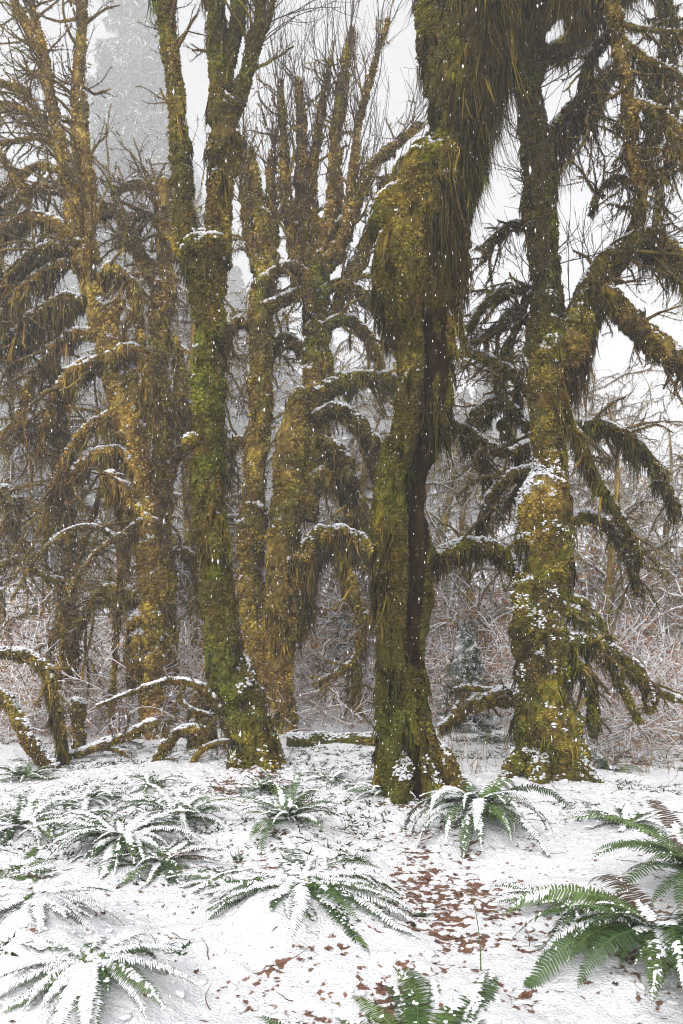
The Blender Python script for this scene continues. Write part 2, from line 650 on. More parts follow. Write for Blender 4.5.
xs = axis(-260, 260, -2.6, 2.6, 0.02, 1.055)
ys = axis(-40, 420, 2.2, 7.5, 0.02, 1.03)
GX, GY = np.meshgrid(xs, ys)
GZ = ground_z(GX, GY)
gm = MB()
nx, ny = len(xs), len(ys)
ii = np.arange(ny - 1)[:, None] * nx + np.arange(nx - 1)[None]
lit = litter(GX, GY).ravel()
gm.add(np.stack([GX, GY, GZ], -1).reshape(-1, 3), quads=np.stack([ii, ii + 1, ii + nx + 1, ii + nx], -1).reshape(-1, 4),
       col=np.stack([lit, lit, lit], -1))


def ground_material():
    m = bpy.data.materials.new("snowy_ground")
    m.use_nodes = True
    nt = m.node_tree
    L = nt.links
    b = nt.nodes["Principled BSDF"]
    b.inputs['Roughness'].default_value = 0.7
    b.inputs['Specular IOR Level'].default_value = 0.2
    geo = nt.nodes.new("ShaderNodeNewGeometry")

    def ns(scale, detail=4):
        n = nt.nodes.new("ShaderNodeTexNoise")
        n.inputs['Scale'].default_value = scale
        n.inputs['Detail'].default_value = detail
        L.new(geo.outputs['Position'], n.inputs['Vector'])
        return n
    at = nt.nodes.new("ShaderNodeAttribute")
    at.attribute_name = "Col"
    n1, n2, n3, n4 = ns(38), ns(11), ns(70), ns(19, 7)
    # brown soil and needles
    r = nt.nodes.new("ShaderNodeValToRGB")
    r.color_ramp.elements[0].position, r.color_ramp.elements[0].color = 0.3, (0.06, 0.030, 0.018, 1)
    r.color_ramp.elements[1].position, r.color_ramp.elements[1].color = 0.7, (0.20, 0.105, 0.065, 1)
    e = r.color_ramp.elements.new(0.5)
    e.color = (0.115, 0.057, 0.037, 1)
    L.new(n1.outputs['Fac'], r.inputs['Fac'])
    # mask: painted litter patches, one of them frond shade, plus crumbs of duff everywhere the snow is thin
    ad = nt.nodes.new("ShaderNodeMath")
    ad.operation = 'MULTIPLY_ADD'
    L.new(n4.outputs['Fac'], ad.inputs[0])
    ad.inputs[1].default_value = 2.0
    ad.inputs[2].default_value = -0.94
    a2 = nt.nodes.new("ShaderNodeMath")
    a2.operation = 'ADD'
    L.new(ad.outputs[0], a2.inputs[0])
    sc = nt.nodes.new('ShaderNodeMath')
    sc.operation = 'MULTIPLY'
    sc.inputs[1].default_value = 0.46
    L.new(at.outputs['Fac'], sc.inputs[0])
    L.new(sc.outputs[0], a2.inputs[1])
    mr = nt.nodes.new("ShaderNodeMapRange")
    mr.inputs[1].default_value, mr.inputs[2].default_value = 0.36, 0.48
    L.new(a2.outputs[0], mr.inputs[0])
    mx = nt.nodes.new("ShaderNodeMix")
    mx.data_type = 'RGBA'
    L.new(mr.outputs[0], mx.inputs[0])
    mx.inputs[6].default_value = (0.62, 0.62, 0.64, 1)
    L.new(r.outputs[0], mx.inputs[7])
    L.new(mx.outputs[2], b.inputs['Base Color'])
    bp = nt.nodes.new("ShaderNodeBump")
    bp.inputs['Strength'].default_value = 0.9
    bp.inputs['Distance'].default_value = 0.02
    mm = nt.nodes.new("ShaderNodeMath")
    mm.operation = 'ADD'
    L.new(n3.outputs['Fac'], mm.inputs[0])
    L.new(n2.outputs['Fac'], mm.inputs[1])
    L.new(mm.outputs[0], bp.inputs['Height'])
    L.new(bp.outputs[0], b.inputs['Normal'])
    return m


M_GROUND = ground_material()
g_obj = gm.build("ground", M_GROUND)
tag(g_obj, "snow covered forest floor with patches of brown leaf litter", None, kind="structure")

# haze of falling snow: one closed box round everything
hv = MB()
hx, hy0, hy1, hz0, hz1 = 300.0, -60.0, 460.0, -3.0, 110.0
hc = np.array([(x, y, z) for z in (hz0, hz1) for y in (hy0, hy1) for x in (-hx, hx)])
hv.add(hc, quads=[(0, 2, 3, 1), (4, 5, 7, 6), (0, 1, 5, 4), (2, 6, 7, 3), (0, 4, 6, 2), (1, 3, 7, 5)])
m_haze = bpy.data.materials.new("haze")
m_haze.use_nodes = True
m_haze.node_tree.nodes.clear()
ho = m_haze.node_tree.nodes.new("ShaderNodeOutputMaterial")
hp = m_haze.node_tree.nodes.new("ShaderNodeVolumePrincipled")
hp.inputs['Color'].default_value = (0.96, 0.96, 0.965, 1)
hp.inputs['Density'].default_value = 0.0048
hp.inputs['Anisotropy'].default_value = 0.35
m_haze.node_tree.links.new(hp.outputs[0], ho.inputs['Volume'])
hz = hv.build("haze", m_haze, smooth_shade=False)
tag(hz, "pale air full of fine falling snow", None, kind="stuff")


# ------------------------------------------------------------------ moss-hung trees, limb by limb
class Tree:
    def __init__(self, name, label, base, d, hue=0.45, bright=1.0, group=None, cat="tree", snow=0.5):
        b = P3(base[0], base[1], d)
        self.root = thing(name, label, cat, (b[0], b[1], float(ground_z(b[0], b[1], False))), group)
        self.d, self.hue, self.bright, self.snow, self.dust = d, hue, bright, snow, False
        self.beard, self.twig, self.cap = MB(), MB(), MB()
        self.limbs = []
        self.px = d / F                                   # metres per pixel at the tree's own distance

    def limb(self, pts, part="limb", lump=0.22, seg=None, tuft=1.0, tl=1.0, beard=0.0, bl=0.3, cascade=0.0, cl=0.4, shape=None, hue=None,
             bright=None, cap=0.5, bald=None, bw=1.0):
        hue = self.hue if hue is None else hue
        bright = self.bright if bright is None else bright
        W = np.array([np.append(P3(p[0], p[1], self.d + (p[3] if len(p) > 3 else 0)), p[2] * (self.d + (p[3] if len(p) > 3 else 0)) / F) for p in pts])
        rm = W[:, 3].mean()
        s = spline(W, max(0.03, rm * 0.16))
        C, R = s[:, :3], np.maximum(s[:, 3] * 0.9, 0.008)
        # small irregular kinks so that no limb is a clean curve
        k = np.stack([noise(C * 1.6 + 31), noise(C * 1.6 + 57), noise(C * 1.6 + 83)], 1)
        C = C + k * (R * 0.28)[:, None]
        seg = seg or int(np.clip(rm * 220, 8, 64))
        V, q = sweep(C, R, seg, lump, 3.0, shape)
        mb = MB()
        Vf = V.reshape(-1, 3)
        bc = moss_color(Vf, hue, bright * 0.45)  # skin under the tufts darkened, painting shaded crevices into the gaps
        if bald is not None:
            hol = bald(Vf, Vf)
            bc[hol] = np.array([.014, .0075, .002]) * np.clip(1 + 1.1 * noise(Vf[hol] * np.array([34, 34, 3.0])), .2, 2.4)[:, None]  # bare bark, coloured near black to paint in the hollow's shade
        mb.add(Vf, quads=q, col=bc, mat=0)
        unit = np.clip(self.px, 0.008, 0.02)              # tuft size follows the tree's distance a little
        w, L = 1.35 * unit, min(3.0 * unit, 0.55 * rm + .008) * tl
        dens = tuft * 1.05 / (w * L)
        p, n = scatter(V, dens)
        keep = np.ones(len(p), bool)
        if bald is not None:
            keep = ~bald(p, n)
        ck = 0.125 / self.px
        hc = noise(p * np.array([ck, ck, ck * .8]) + 19) + .35 * noise(p * ck * 2.3)
        keep &= rng.random(len(p)) < np.clip(0.80 + 1.0 * hc + 0.4 * fbm(p * 4.0 + 5, 2), 0.10, 1)
        p, n, hc = p[keep], n[keep], hc[keep]
        c = moss_color(p, hue, bright)
        # noise lightens and darkens the moss in clump sized patches
        h2 = noise(p * ck * 1.7 + 41) + .7 * noise(p * ck * 3.4 + 63)
        c = np.minimum(c * np.clip(1.0 + .95 * h2, .3, 1.9)[:, None], .8)
        up = n[:, 2] + 0.35 * fbm(p * 5, 2) + rng.normal(0, 0.12, len(p))
        sn = up > (0.62 - 0.25 * self.snow)
        c[sn] = SNOW * rng.uniform(0.9, 1.05, sn.sum())[:, None]
        if self.dust:
            sn |= (fbm(p * 2.6 + 90, 3) > .17) & (up > -.05) & (rng.random(len(p)) < .75)
            c[sn] = SNOW
        lf = (fbm(p * 3.3 + 150, 2) > .34) & ~sn
        if lf.any():
            pl = p[lf][::7]
            tufts(mb, pl, n[lf][::7], 4.2 * unit, 1.9 * unit, np.array([.105, .165, .030]) * rng.uniform(.6, 1.5, (len(pl), 1)), droop=.9, spread=.8, m=1)
        tufts(mb, p[~sn], n[~sn], L * np.clip(1 + 1.1 * hc[~sn] + 0.5 * fbm(p[~sn] * 7, 2), .4, 2.4), w, c[~sn], droop=0.6, m=1)
        tufts(mb, p[sn], n[sn], L * 0.8, w * 1.7, c[sn], droop=-0.1, m=1)
        if cap > 0:
            q2, n2 = scatter(V, 2200 * cap * (8.0 / self.d) ** 1.5)
            ok = (n2[:, 2] + 0.55 * fbm(q2 * 5.5 + 60, 3)) > 0.66
            q2, n2 = q2[ok], n2[ok]
            if len(q2):
                blobs(self.cap, q2 + n2 * 0.012, unit * rng.uniform(.6, 1.9, len(q2)), flat=0.55, fine=False, rough=0.6)
        if beard > 0:
            p, n = scatter(V, beard * 3400 * (8.0 / self.d))
            ok = n[:, 2] < 0.15
            p, n = p[ok], n[ok]
            horiz = 1.0
            a = np.clip(fbm(p * np.array([2.6, 2.6, 0.6]) + 3, 2) * 1.9 + 0.52, 0.06, 1.5)
            a = a * (0.75 + 0.5 * noise(p * np.array([9, 9, 1.0])))
            LL = bl * a * rng.uniform(0.4, 1.1, len(p)) * horiz
            p, n, LL = p[::7], n[::7], LL[::7]
            drapes(self.beard, p, n, LL * 1.25, bw * 1.7 * unit, hue, bright * 0.9, out=0.03, per=8, jit=2.2 * unit)
        if cascade > 0:
            p, n = scatter(V, cascade * 1900 * (8.0 / self.d))
            a = np.clip(fbm(p * np.array([4.5, 4.5, 2.0]) + 13, 2) * 1.6 + 0.3 + 0.35 * (cascade > 1), 0.0, 1.2)
            ok = (a > 0.2) & (rng.random(len(p)) < a)
            if bald is not None:
                ok &= ~bald(p, n)
            p, n, a = p[ok], n[ok], a[ok]
            LL = cl * a * rng.uniform(0.4, 1.2, len(p))
            p, n, LL = p[::9], n[::9], LL[::9]
            drapes(self.beard, p, n, LL * 1.2, bw * 1.8 * unit, hue, bright, out=0.05, per=9, jit=2.6 * unit)
        # small matted cushions of moss
        pc, nc = scatter(V, tuft * .26 / (unit * unit))
        kc = (noise(pc * ck * .7 + 19) + .5 * fbm(pc * 4.0 + 5, 2)) > -.22
        if bald is not None:
            kc &= ~bald(pc, nc)
        pc, nc = pc[kc], nc[kc]
        if len(pc):
            cc = np.minimum(moss_color(pc, hue, bright * 1.0), .8)
            wh = (nc[:, 2] + .35 * fbm(pc * 5, 2)) > (.66 - .25 * self.snow)
            cc[wh] = SNOW
            rr = np.minimum(unit * rng.uniform(.6, 1.7, len(pc)), rm * .30)
            blobs(mb, pc + nc * .3 * unit, rr, flat=.85, rough=.7, col=np.repeat(cc, 12, 0), m=1)
        if self.dust:
            q2, n2 = scatter(V, 2600)
            ok = (fbm(q2 * 2.6 + 90, 3) > .24) & (n2[:, 0] < .25) & (q2[:, 2] < 3.6) & (n2[:, 2] > -.15) & (noise(q2 * 14) > -.1)
            if ok.any():
                blobs(self.cap, q2[ok] + n2[ok] * .014, unit * rng.uniform(.5, 1.5, ok.sum()), flat=.6, rough=.6)
        o = mb.build(part, [M_BARK, M_MOSS], self.root)
        self.limbs.append((C, R))
        return C, R

    def sprigs(self, CR, per, L, ang=(0.5, 1.2), trop=-0.3, rf=0.35, hue=None, sub=3, t0=0.1, t1=0.98, fz=1.0, bd=0.0, bias=None, rmax=0.03, bare=False, wander=0.16, bright=None):
        """small mossy side branches that carry twigs"""
        hue = self.hue if hue is None else hue
        bright = self.bright if bright is None else bright
        C, R = CR
        P, Rr = grow(C[None], np.minimum(R, rmax / rf)[None], int(per * 2.2), L, ang, trop, wander, 9, rf, t0, t1, 0.004, bias)
        dk = np.array([0.17, 0.115, 0.05])
        cc = dk if bare else None
        tubes(self.twig, P, Rr, 5, cc)
        P2, R2 = grow(P, Rr, sub, (L[0] * 0.3, L[1] * 0.5), (0.4, 1.1), trop * 0.6, 0.18, 6, 0.5, 0.2, 1.0, 0.0025)
        tubes(self.twig, P2, R2, 3, cc)
        P3_, R3 = grow(P2, R2, 3, (L[0] * 0.12, L[1] * 0.25), (0.4, 1.1), trop * 0.4, 0.2, 5, 0.6, 0.2, 1.0, 0.002)
        tubes(self.twig, P3_, R3, 3, dk)
        u = np.clip(self.px, 0.008, 0.02)
        if fz:
            fuzz(self.twig, P, Rr, 420 * fz * 0.011 / u, 1.9 * u, 1.0 * u, hue, bright, self.snow * 0.8)
            fuzz(self.twig, P2, R2, 260 * fz * 0.011 / u, 1.6 * u, 0.9 * u, hue, bright, self.snow * 0.8)
        if bd:
            beards(self.beard, P, Rr, 200 * 0.011 / u, bd, 1.5 * u, hue - 0.1, bright)
        return P, Rr

    def shoots(self, CR, per, L, trop=0.6, t0=0.4, t1=1.0, ang=(0.1, 0.7), rmin=0.006, sub=5):
        """thin bare twigs reaching up into the sky"""
        C, R = CR
        col = np.array([0.10, 0.075, 0.06])
        P, Rr = grow(C[None], np.minimum(R, 0.02)[None], int(per * 1.6), L, ang, trop, 0.07, 9, 0.5, t0, t1, rmin)
        tubes(self.twig, P, Rr, 4, col)
        if sub:
            P2, R2 = grow(P, Rr, sub, (L[0] * 0.25, L[1] * 0.5), (0.3, 0.7), trop * 0.8, 0.08, 6, 0.6, 0.15, 0.95, rmin * 0.75)
            tubes(self.twig, P2, R2, 3, col)
        return P, Rr

    def done(self):
        self.beard.build("hanging_moss", M_MOSS, self.root)
        self.twig.build("twigs", M_MOSS, self.root)
        self.cap.build("snow_cap", M_SNOW, self.root)
        return self.root


# --- the big hollow maple in the middle
T6 = Tree("mossy_maple", "thick central maple with a dark hollow groove and long curtains of hanging moss", (407, 790), 7.6, hue=0.84, bright=0.80, snow=0.30)


def groove(C, D, base):
    """a long rotted hollow in the face of the trunk, and buttresses at the foot"""
    z = C[:, 2][:, None]
    az = np.arctan2(D[..., 0], -D[..., 1])               # 0 faces the camera
    c = 0.38 - 0.10 * (z - 3.0) + 0.12 * noise(np.stack([z * 1.3, 0 * z, 0 * z], -1))
    wdt = 0.40 + 0.08 * noise(np.stack([z * 2.1, 0 * z + 5, 0 * z], -1))
    on = smooth(0.7, 1.9, z) * (1 - smooth(4.5, 5.1, z))
    k = 1 - 0.62 * on * np.exp(-((az - c) / wdt) ** 2)
    lo = 1 - smooth(0.05, 0.7, z)
    k = k - 0.55 * (1 - smooth(0.25, 0.75, z)) * np.exp(-((az + 0.1) / 0.3) ** 2)
    k = k + lo * 0.28 * np.maximum(0, np.sin(az * 3 + 1.1))
    k = k + 0.09 * noise(np.stack([az * 9, 0 * az + z * .9, 0 * az], -1)) * on * np.exp(-((az - c) / .7) ** 4)
    return k + 0.10 * np.sin(az * 5 + z * 0.6) * (1 - smooth(4.6, 5.2, z))


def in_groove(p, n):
    # bare bark inside the hollow, where its shade is painted in too
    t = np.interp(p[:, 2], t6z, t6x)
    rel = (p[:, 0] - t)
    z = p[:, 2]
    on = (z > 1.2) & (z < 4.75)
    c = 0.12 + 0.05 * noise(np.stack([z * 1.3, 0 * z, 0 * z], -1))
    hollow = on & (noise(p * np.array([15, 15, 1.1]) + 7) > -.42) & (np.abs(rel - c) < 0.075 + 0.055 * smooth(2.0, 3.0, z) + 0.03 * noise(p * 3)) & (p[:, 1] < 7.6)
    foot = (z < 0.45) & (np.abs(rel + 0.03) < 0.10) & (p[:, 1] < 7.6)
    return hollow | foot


t6pts = [(412, 800, 42), (411, 770, 36), (407, 725, 30), (404, 680, 28.5), (403, 640, 28), (404, 600, 27.5), (405, 560, 26.5), (404, 520, 25), (406, 480, 26.5),
         (412, 440, 28.5), (417, 400, 29.5), (421, 360, 29.5), (419, 320, 35), (416, 280, 42), (414, 245, 45), (415, 215, 46), (424, 190, 38), (445, 155, 28),
         (455, 120, 26), (460, 75, 27), (469, 35, 29), (482, 0, 36), (500, -45, 46), (515, -110, 44)]
_w = np.array([P3(a, b, 7.6) for a, b, c in t6pts])
t6z, t6x = _w[::-1, 2][::-1], _w[:, 0]
_o = np.argsort(_w[:, 2])
t6z, t6x = _w[_o, 2], _w[_o, 0]
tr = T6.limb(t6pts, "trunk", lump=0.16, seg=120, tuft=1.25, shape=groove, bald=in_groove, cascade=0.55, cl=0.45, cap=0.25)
T6.limb([(450, 135, 18, .1), (444, 100, 15, .15), (437, 60, 14, .18), (430, 20, 14, .2), (420, -45, 14, .25)], "limb", cascade=0.5, cl=0.35)
T6.limb([(420, 220, 30, -0.05), (395, 215, 32, -0.08), (384, 218, 24, -0.05), (378, 222, 15, 0)], "limb", lump=0.2, cap=1.2, cascade=0.3, cl=0.3)
# the shaggy curtains of club moss on the right side and over the hollow
T6.limb([(452, 150, 18, -.12), (470, 90, 20, -.15), (489, 35, 23, -.18), (508, -30, 28, -.2)], "limb", lump=0.3, beard=1.2, bl=0.75, cascade=1.6, cl=0.75, hue=0.68, bright=0.68)
T6.limb([(430, 232, 23, -.18), (443, 190, 22, -.16), (456, 140, 20, -.1)], "limb", lump=0.3, cascade=1.6, cl=0.8, beard=.8, bl=.8, hue=0.72, bright=0.68)
T6.limb([(452, 330, 9, 0), (455, 270, 13, -.03), (460, 205, 15, -.05), (470, 150, 16, -.05)], "limb", cascade=1.4, cl=0.55, hue=.65)
T6.limb([(388, 470, 9, .05), (383, 515, 11, -.05), (386, 560, 8, .05)], "burl", cap=0.6, hue=0.8)
T6.limb([(418, 745, 22, 0.05), (440, 762, 20, 0.0), (458, 782, 13, -0.05), (470, 800, 8, -0.1)], "root_flare", cap=0.9, hue=.6)
T6.limb([(396, 750, 18, 0.05), (386, 775, 14, -0.02), (378, 798, 8, -0.06)], "root_flare", cap=.5, hue=.6)
T6.limb([(470, 15, 30, 0), (520, -20, 24, -.3), (570, -45, 18, -.5)], "limb", beard=1.4, bl=0.8, cascade=0.5, hue=.42, bright=.8)
T6.limb([(404, 755, 15, -.1), (401, 790, 12, -.35), (397, 814, 6, -.5)], 'root', cap=.5, lump=.3)
T6.limb([(420, 755, 14, -.1), (432, 785, 12, -.3), (440, 806, 6, -.42)], 'root', cap=.5, lump=.3)
T6.done()

# --- the leaning maple left of the middle
T3 = Tree("mossy_maple", "curved dark green maple left of centre, forking into two upright stems above a snowy collar", (262, 775), 8.8, hue=0.76, bright=1.05, snow=0.38)
a = T3.limb([(264, 785, 27), (259, 752, 22), (247, 712, 22.5), (233, 665, 22), (223, 620, 20), (215, 575, 19), (210, 530, 18.5), (208, 490, 17.5), (208, 455, 19), (208, 415, 16.5),
             (207, 375, 15.5), (208, 335, 14.5), (208, 300, 16), (206, 270, 20), (205, 252, 21), (205, 244, 16)], "trunk", lump=0.2, seg=44, tuft=1.2, cascade=0.35, cl=0.28, cap=0.45)
b = T3.limb([(196, 275, 11), (188, 248, 12), (186, 218, 11.5), (185, 185, 9.5), (181, 140, 9.5), (177, 95, 9.5), (171, 50, 10), (165, 0, 9.5), (158, -60, 8)], "limb", cascade=.3, cl=.25, hue=.6)
c = T3.limb([(214, 265, 14), (217, 225, 14.5), (219, 190, 14), (222, 150, 15), (222, 115, 13.5), (219, 75, 10.5), (217, 35, 10.5), (214, 0, 11), (210, -60, 10)], "limb", cascade=.3, cl=.25, hue=.55)
c2 = T3.limb([(224, 95, 7), (231, 60, 7), (236, 25, 8), (238, -10, 8), (242, -60, 7)], "limb")
c3 = T3.limb([(228, 120, 8), (240, 95, 8.5), (248, 70, 8), (253, 42, 7.5), (258, 25, 5.5), (262, -20, 3)], "limb")
c4 = T3.limb([(250, 70, 4), (262, 35, 4), (270, 12, 3.5), (279, -20, 2.5)], "limb")
T3.limb([(205, 455, 9, -.1), (190, 440, 8, -.2), (187, 445, 6, -.22)], "burl", hue=.5, cap=1)
T3.limb([(222, 248, 12, -.15), (200, 246, 12, -.22), (186, 252, 8, -.2)], "burl", hue=.62, cap=1.6)
T3.limb([(180, 232, 6, 0), (176, 241, 7, -.05), (178, 250, 5, -.05)], "burl", hue=.4, cap=.8)
T3.limb([(250, 760, 15, 0), (244, 775, 13, -.05), (238, 792, 8, -.1)], "root_flare", hue=.6)
T3.limb([(268, 755, 15, 0), (280, 770, 12, -.05), (290, 788, 6, -.1)], "root_flare", hue=.6, cap=1.2)
T3.sprigs(b, 5, (0.3, 0.9), trop=0.1, t0=.3)
T3.sprigs(c3, 5, (0.4, 1.0), trop=0.3, t0=.3)
T3.shoots(c4, 6, (0.6, 1.5), t0=.1)
T3.shoots(c3, 7, (0.8, 1.8), t0=.3, trop=.2)
T3.sprigs(c, 4, (0.2, 0.6), trop=0.2, t0=.2)
T3.sprigs(a, 4, (0.25, 0.6), trop=0.0, t0=.45, t1=.8)
T3.limb([(250, 745, 13, 0), (236, 768, 10, -.2), (222, 784, 5, -.3)], 'root', cap=.5, lump=.3)
T3.limb([(262, 750, 13, -.1), (268, 780, 10, -.35), (274, 798, 5, -.5)], 'root', cap=.5, lump=.3)
T3.done()

# --- the great maple on the right
T7 = Tree("mossy_maple", "big maple with snow patches on its lumpy trunk and heavy arms reaching right", (548, 775), 8.6, hue=0.78, bright=0.98, snow=0.8)


T7.dust = True


def foot7(C, D, base):
    z = C[:, 2][:, None]
    az = np.arctan2(D[..., 0], -D[..., 1])
    lo = 1 - smooth(-0.1, 0.75, z)
    return 1 + lo * 0.22 * np.maximum(0, np.sin(az * 3 - 0.6)) + 0.05 * np.sin(az * 4 + z * 1.7)


a7 = T7.limb([(551, 785, 38), (549, 750, 33), (544, 715, 30.5), (540, 670, 28), (539, 630, 26), (541, 590, 26), (543, 550, 27.5), (543, 515, 27), (542, 492, 24), (548, 470, 18),
              (550, 435, 19), (552, 395, 22.5), (550, 350, 19), (547, 300, 16), (544, 250, 16.5), (541, 205, 17), (539, 165, 18), (533, 120, 13.5), (530, 70, 14), (525, 20, 17), (520, -40, 18), (515, -110, 16)],
             "trunk", lump=0.24, seg=48, tuft=1.2, shape=foot7, cascade=0.4, cl=0.3, cap=0.9)
T7.limb([(541, 565, 12, .05), (539, 540, 21, -.1), (536, 508, 25, -.17), (538, 488, 19, -.14)], "burl", cap=2.0, hue=.6)
T7.limb([(527, 575, 14, -.15), (523, 600, 13, -.2), (527, 630, 10, -.18)], "burl", cap=1.2)
T7.limb([(560, 690, 14, -.1), (572, 730, 14, -.15), (586, 775, 10, -.2)], "root_flare", cap=.3)
r1 = T7.limb([(556, 385, 12), (574, 340, 19), (590, 302, 19), (601, 276, 18), (614, 262, 14), (632, 246, 12), (650, 240, 12), (668, 250, 11), (690, 262, 11), (730, 280, 9)],
             "limb", beard=1.5, bl=0.55, lump=.25, cap=.3, hue=.5)
r2 = T7.limb([(600, 290, 12, -.1), (622, 312, 12, -.1), (645, 333, 11, -.1), (668, 352, 10, -.1), (700, 380, 8, -.1), (740, 400, 6, -.1)], "limb", beard=1.2, bl=0.30, hue=.4)
r3 = T7.limb([(543, 160, 9), (560, 128, 10), (580, 104, 9.5), (598, 86, 9), (608, 73, 8), (611, 66, 6)], "limb", beard=1.4, bl=0.6, hue=.42)
r4 = T7.limb([(530, 55, 9), (550, 52, 7), (575, 30, 7), (600, 5, 8), (640, -25, 8)], "limb", beard=1.3, bl=0.45, hue=.35)
r5 = T7.limb([(535, 30, 10, -.3), (565, 0, 12, -.5), (600, -14, 12, -.6), (640, -40, 10, -.6)], "limb", beard=1.8, bl=0.75, hue=.36, bright=.85)
r6 = T7.limb([(600, -30, 8, -.7), (613, 20, 7, -.7), (621, 55, 6.5, -.7), (627, 90, 6.5, -.7), (631, 120, 6, -.7), (630, 150, 5, -.7), (636, 175, 4.5, -.7), (645, 205, 2.5, -.7)], "limb", beard=.5, bl=0.15, hue=.5, bright=1.05)
r7 = T7.limb([(629, 105, 5, -.7), (645, 106, 5, -.7), (660, 115, 5.5, -.7), (675, 130, 5.5, -.7), (690, 165, 5, -.7)], "limb", beard=.5, bl=0.15, hue=.5, bright=1.05)
r8 = T7.limb([(622, 40, 4, -.7), (640, 55, 4, -.7), (665, 70, 4, -.7), (700, 90, 4, -.7)], "limb", hue=.5, bright=1.05)
r8b = T7.limb([(620, 25, 3, -.7), (650, 30, 2.5, -.7), (700, 34, 2.5, -.7)], "limb", hue=.5, bright=1.05)
r9 = T7.limb([(630, 245, 7), (637, 220, 8), (641, 190, 6), (648, 160, 6), (660, 120, 5), (668, 60, 5), (664, 0, 4)], "limb", beard=.9, bl=.25, hue=.35)
r10 = T7.limb([(566, 410, 5), (576, 435, 6), (585, 458, 6), (600, 485, 5.5), (618, 515, 5), (632, 540, 4.5), (641, 562, 3)], "limb", beard=.6, bl=.16)
# low arms on the right
q1 = T7.limb([(560, 640, 9), (585, 645, 8.5), (605, 652, 8), (625, 663, 7), (642, 676, 6), (652, 693, 5), (650, 712, 4)], "limb", beard=.9, bl=.2, cap=1)
q2 = T7.limb([(560, 598, 4), (580, 600, 4), (594, 612, 3.5), (605, 632, 3.5), (612, 652, 3)], "limb", cap=1)
q3 = T7.limb([(560, 608, 6), (580, 614, 6), (592, 628, 5.5), (597, 650, 4.5)], "limb", beard=.8, bl=.18, cap=1)
q4 = T7.limb([(560, 650, 7), (578, 668, 7), (590, 688, 6.5), (594, 712, 5), (594, 735, 4)], "limb", beard=.8, bl=.18)
q5 = T7.limb([(610, 655, 5), (618, 680, 5), (628, 700, 4), (640, 722, 3)], "limb", beard=.6, bl=.12)
q6 = T7.limb([(640, 678, 3), (660, 692, 3.5), (685, 702, 4), (720, 712, 4)], "limb", cap=1.5)
# the arch that reaches left behind the middle tree
q7 = T7.limb([(530, 585, 10, .1), (512, 567, 10, .1), (494, 552, 9.5, .1), (474, 546, 9, .1), (452, 553, 8.5, .1), (430, 560, 8, .1), (410, 566, 7, .15)], "limb", beard=1.5, bl=.45, cap=1.5, hue=.6)
# thin crooked arms between the two big trees
l1 = T7.limb([(540, 410, 5, .3), (515, 378, 5, .3), (490, 362, 5, .3), (468, 352, 5, .3)], "limb", cap=.8)
l2 = T7.limb([(535, 330, 5, .4), (515, 312, 5, .4), (498, 328, 5, .4), (475, 342, 4, .4)], "limb")
l3 = T7.limb([(530, 430, 6, .4), (508, 405, 6, .4), (500, 380, 5, .4), (505, 350, 4, .4), (518, 325, 3.5, .4), (528, 290, 3, .4)], "limb", beard=.4, bl=.15)
l4 = T7.limb([(520, 395, 5, .5), (490, 405, 7, .5), (470, 430, 8, .5), (480, 455, 6, .5), (490, 490, 4, .5)], "limb", beard=1.2, bl=.28, cap=.8)
l5 = T7.limb([(500, 420, 5, .5), (515, 450, 5, .5), (520, 480, 4, .5), (505, 510, 3, .5)], "limb", beard=.8, bl=.2)
l6 = T7.limb([(528, 445, 6, .3), (505, 452, 6, .3), (480, 440, 6, .3), (455, 425, 6, .3), (440, 430, 6, .4)], "limb", beard=1.2, bl=.3)
for lm, n_ in ((l1, 10), (l2, 9), (l3, 10), (l4, 9), (l5, 8), (l6, 8), (q1, 8), (q2, 4), (q3, 6), (q4, 6), (q7, 5)):
    T7.sprigs(lm, n_, (0.15, 0.65), trop=-0.25, t0=.15, sub=3)
for lm, n_ in ((r6, 9), (r7, 8), (r8, 8), (r9, 12), (r10, 9)):
    T7.sprigs(lm, n_, (0.2, 0.7), trop=-0.25, t0=.1, bd=.1)
T7.sprigs(r1, 12, (0.3, 0.9), trop=-0.5, t0=.3, bias=(0, 0, -1.2), bd=.1)
T7.sprigs(r2, 10, (0.2, 0.8), trop=-0.5, t0=.2, bias=(0, 0, -1.2))
T7.shoots(r1, 9, (0.5, 1.6), t0=.3, trop=.9)
T7.shoots(r9, 12, (0.4, 1.2), t0=.1, trop=.2, ang=(.5, 1.2))
T7.shoots(r3, 4, (0.4, 1.0), t0=.5, trop=.3)
T7.shoots(a7, 14, (0.4, 1.1), t0=.45, t1=.9, trop=.4, ang=(.7, 1.4))
T7.shoots(l2, 6, (0.4, 1.0), trop=.8)
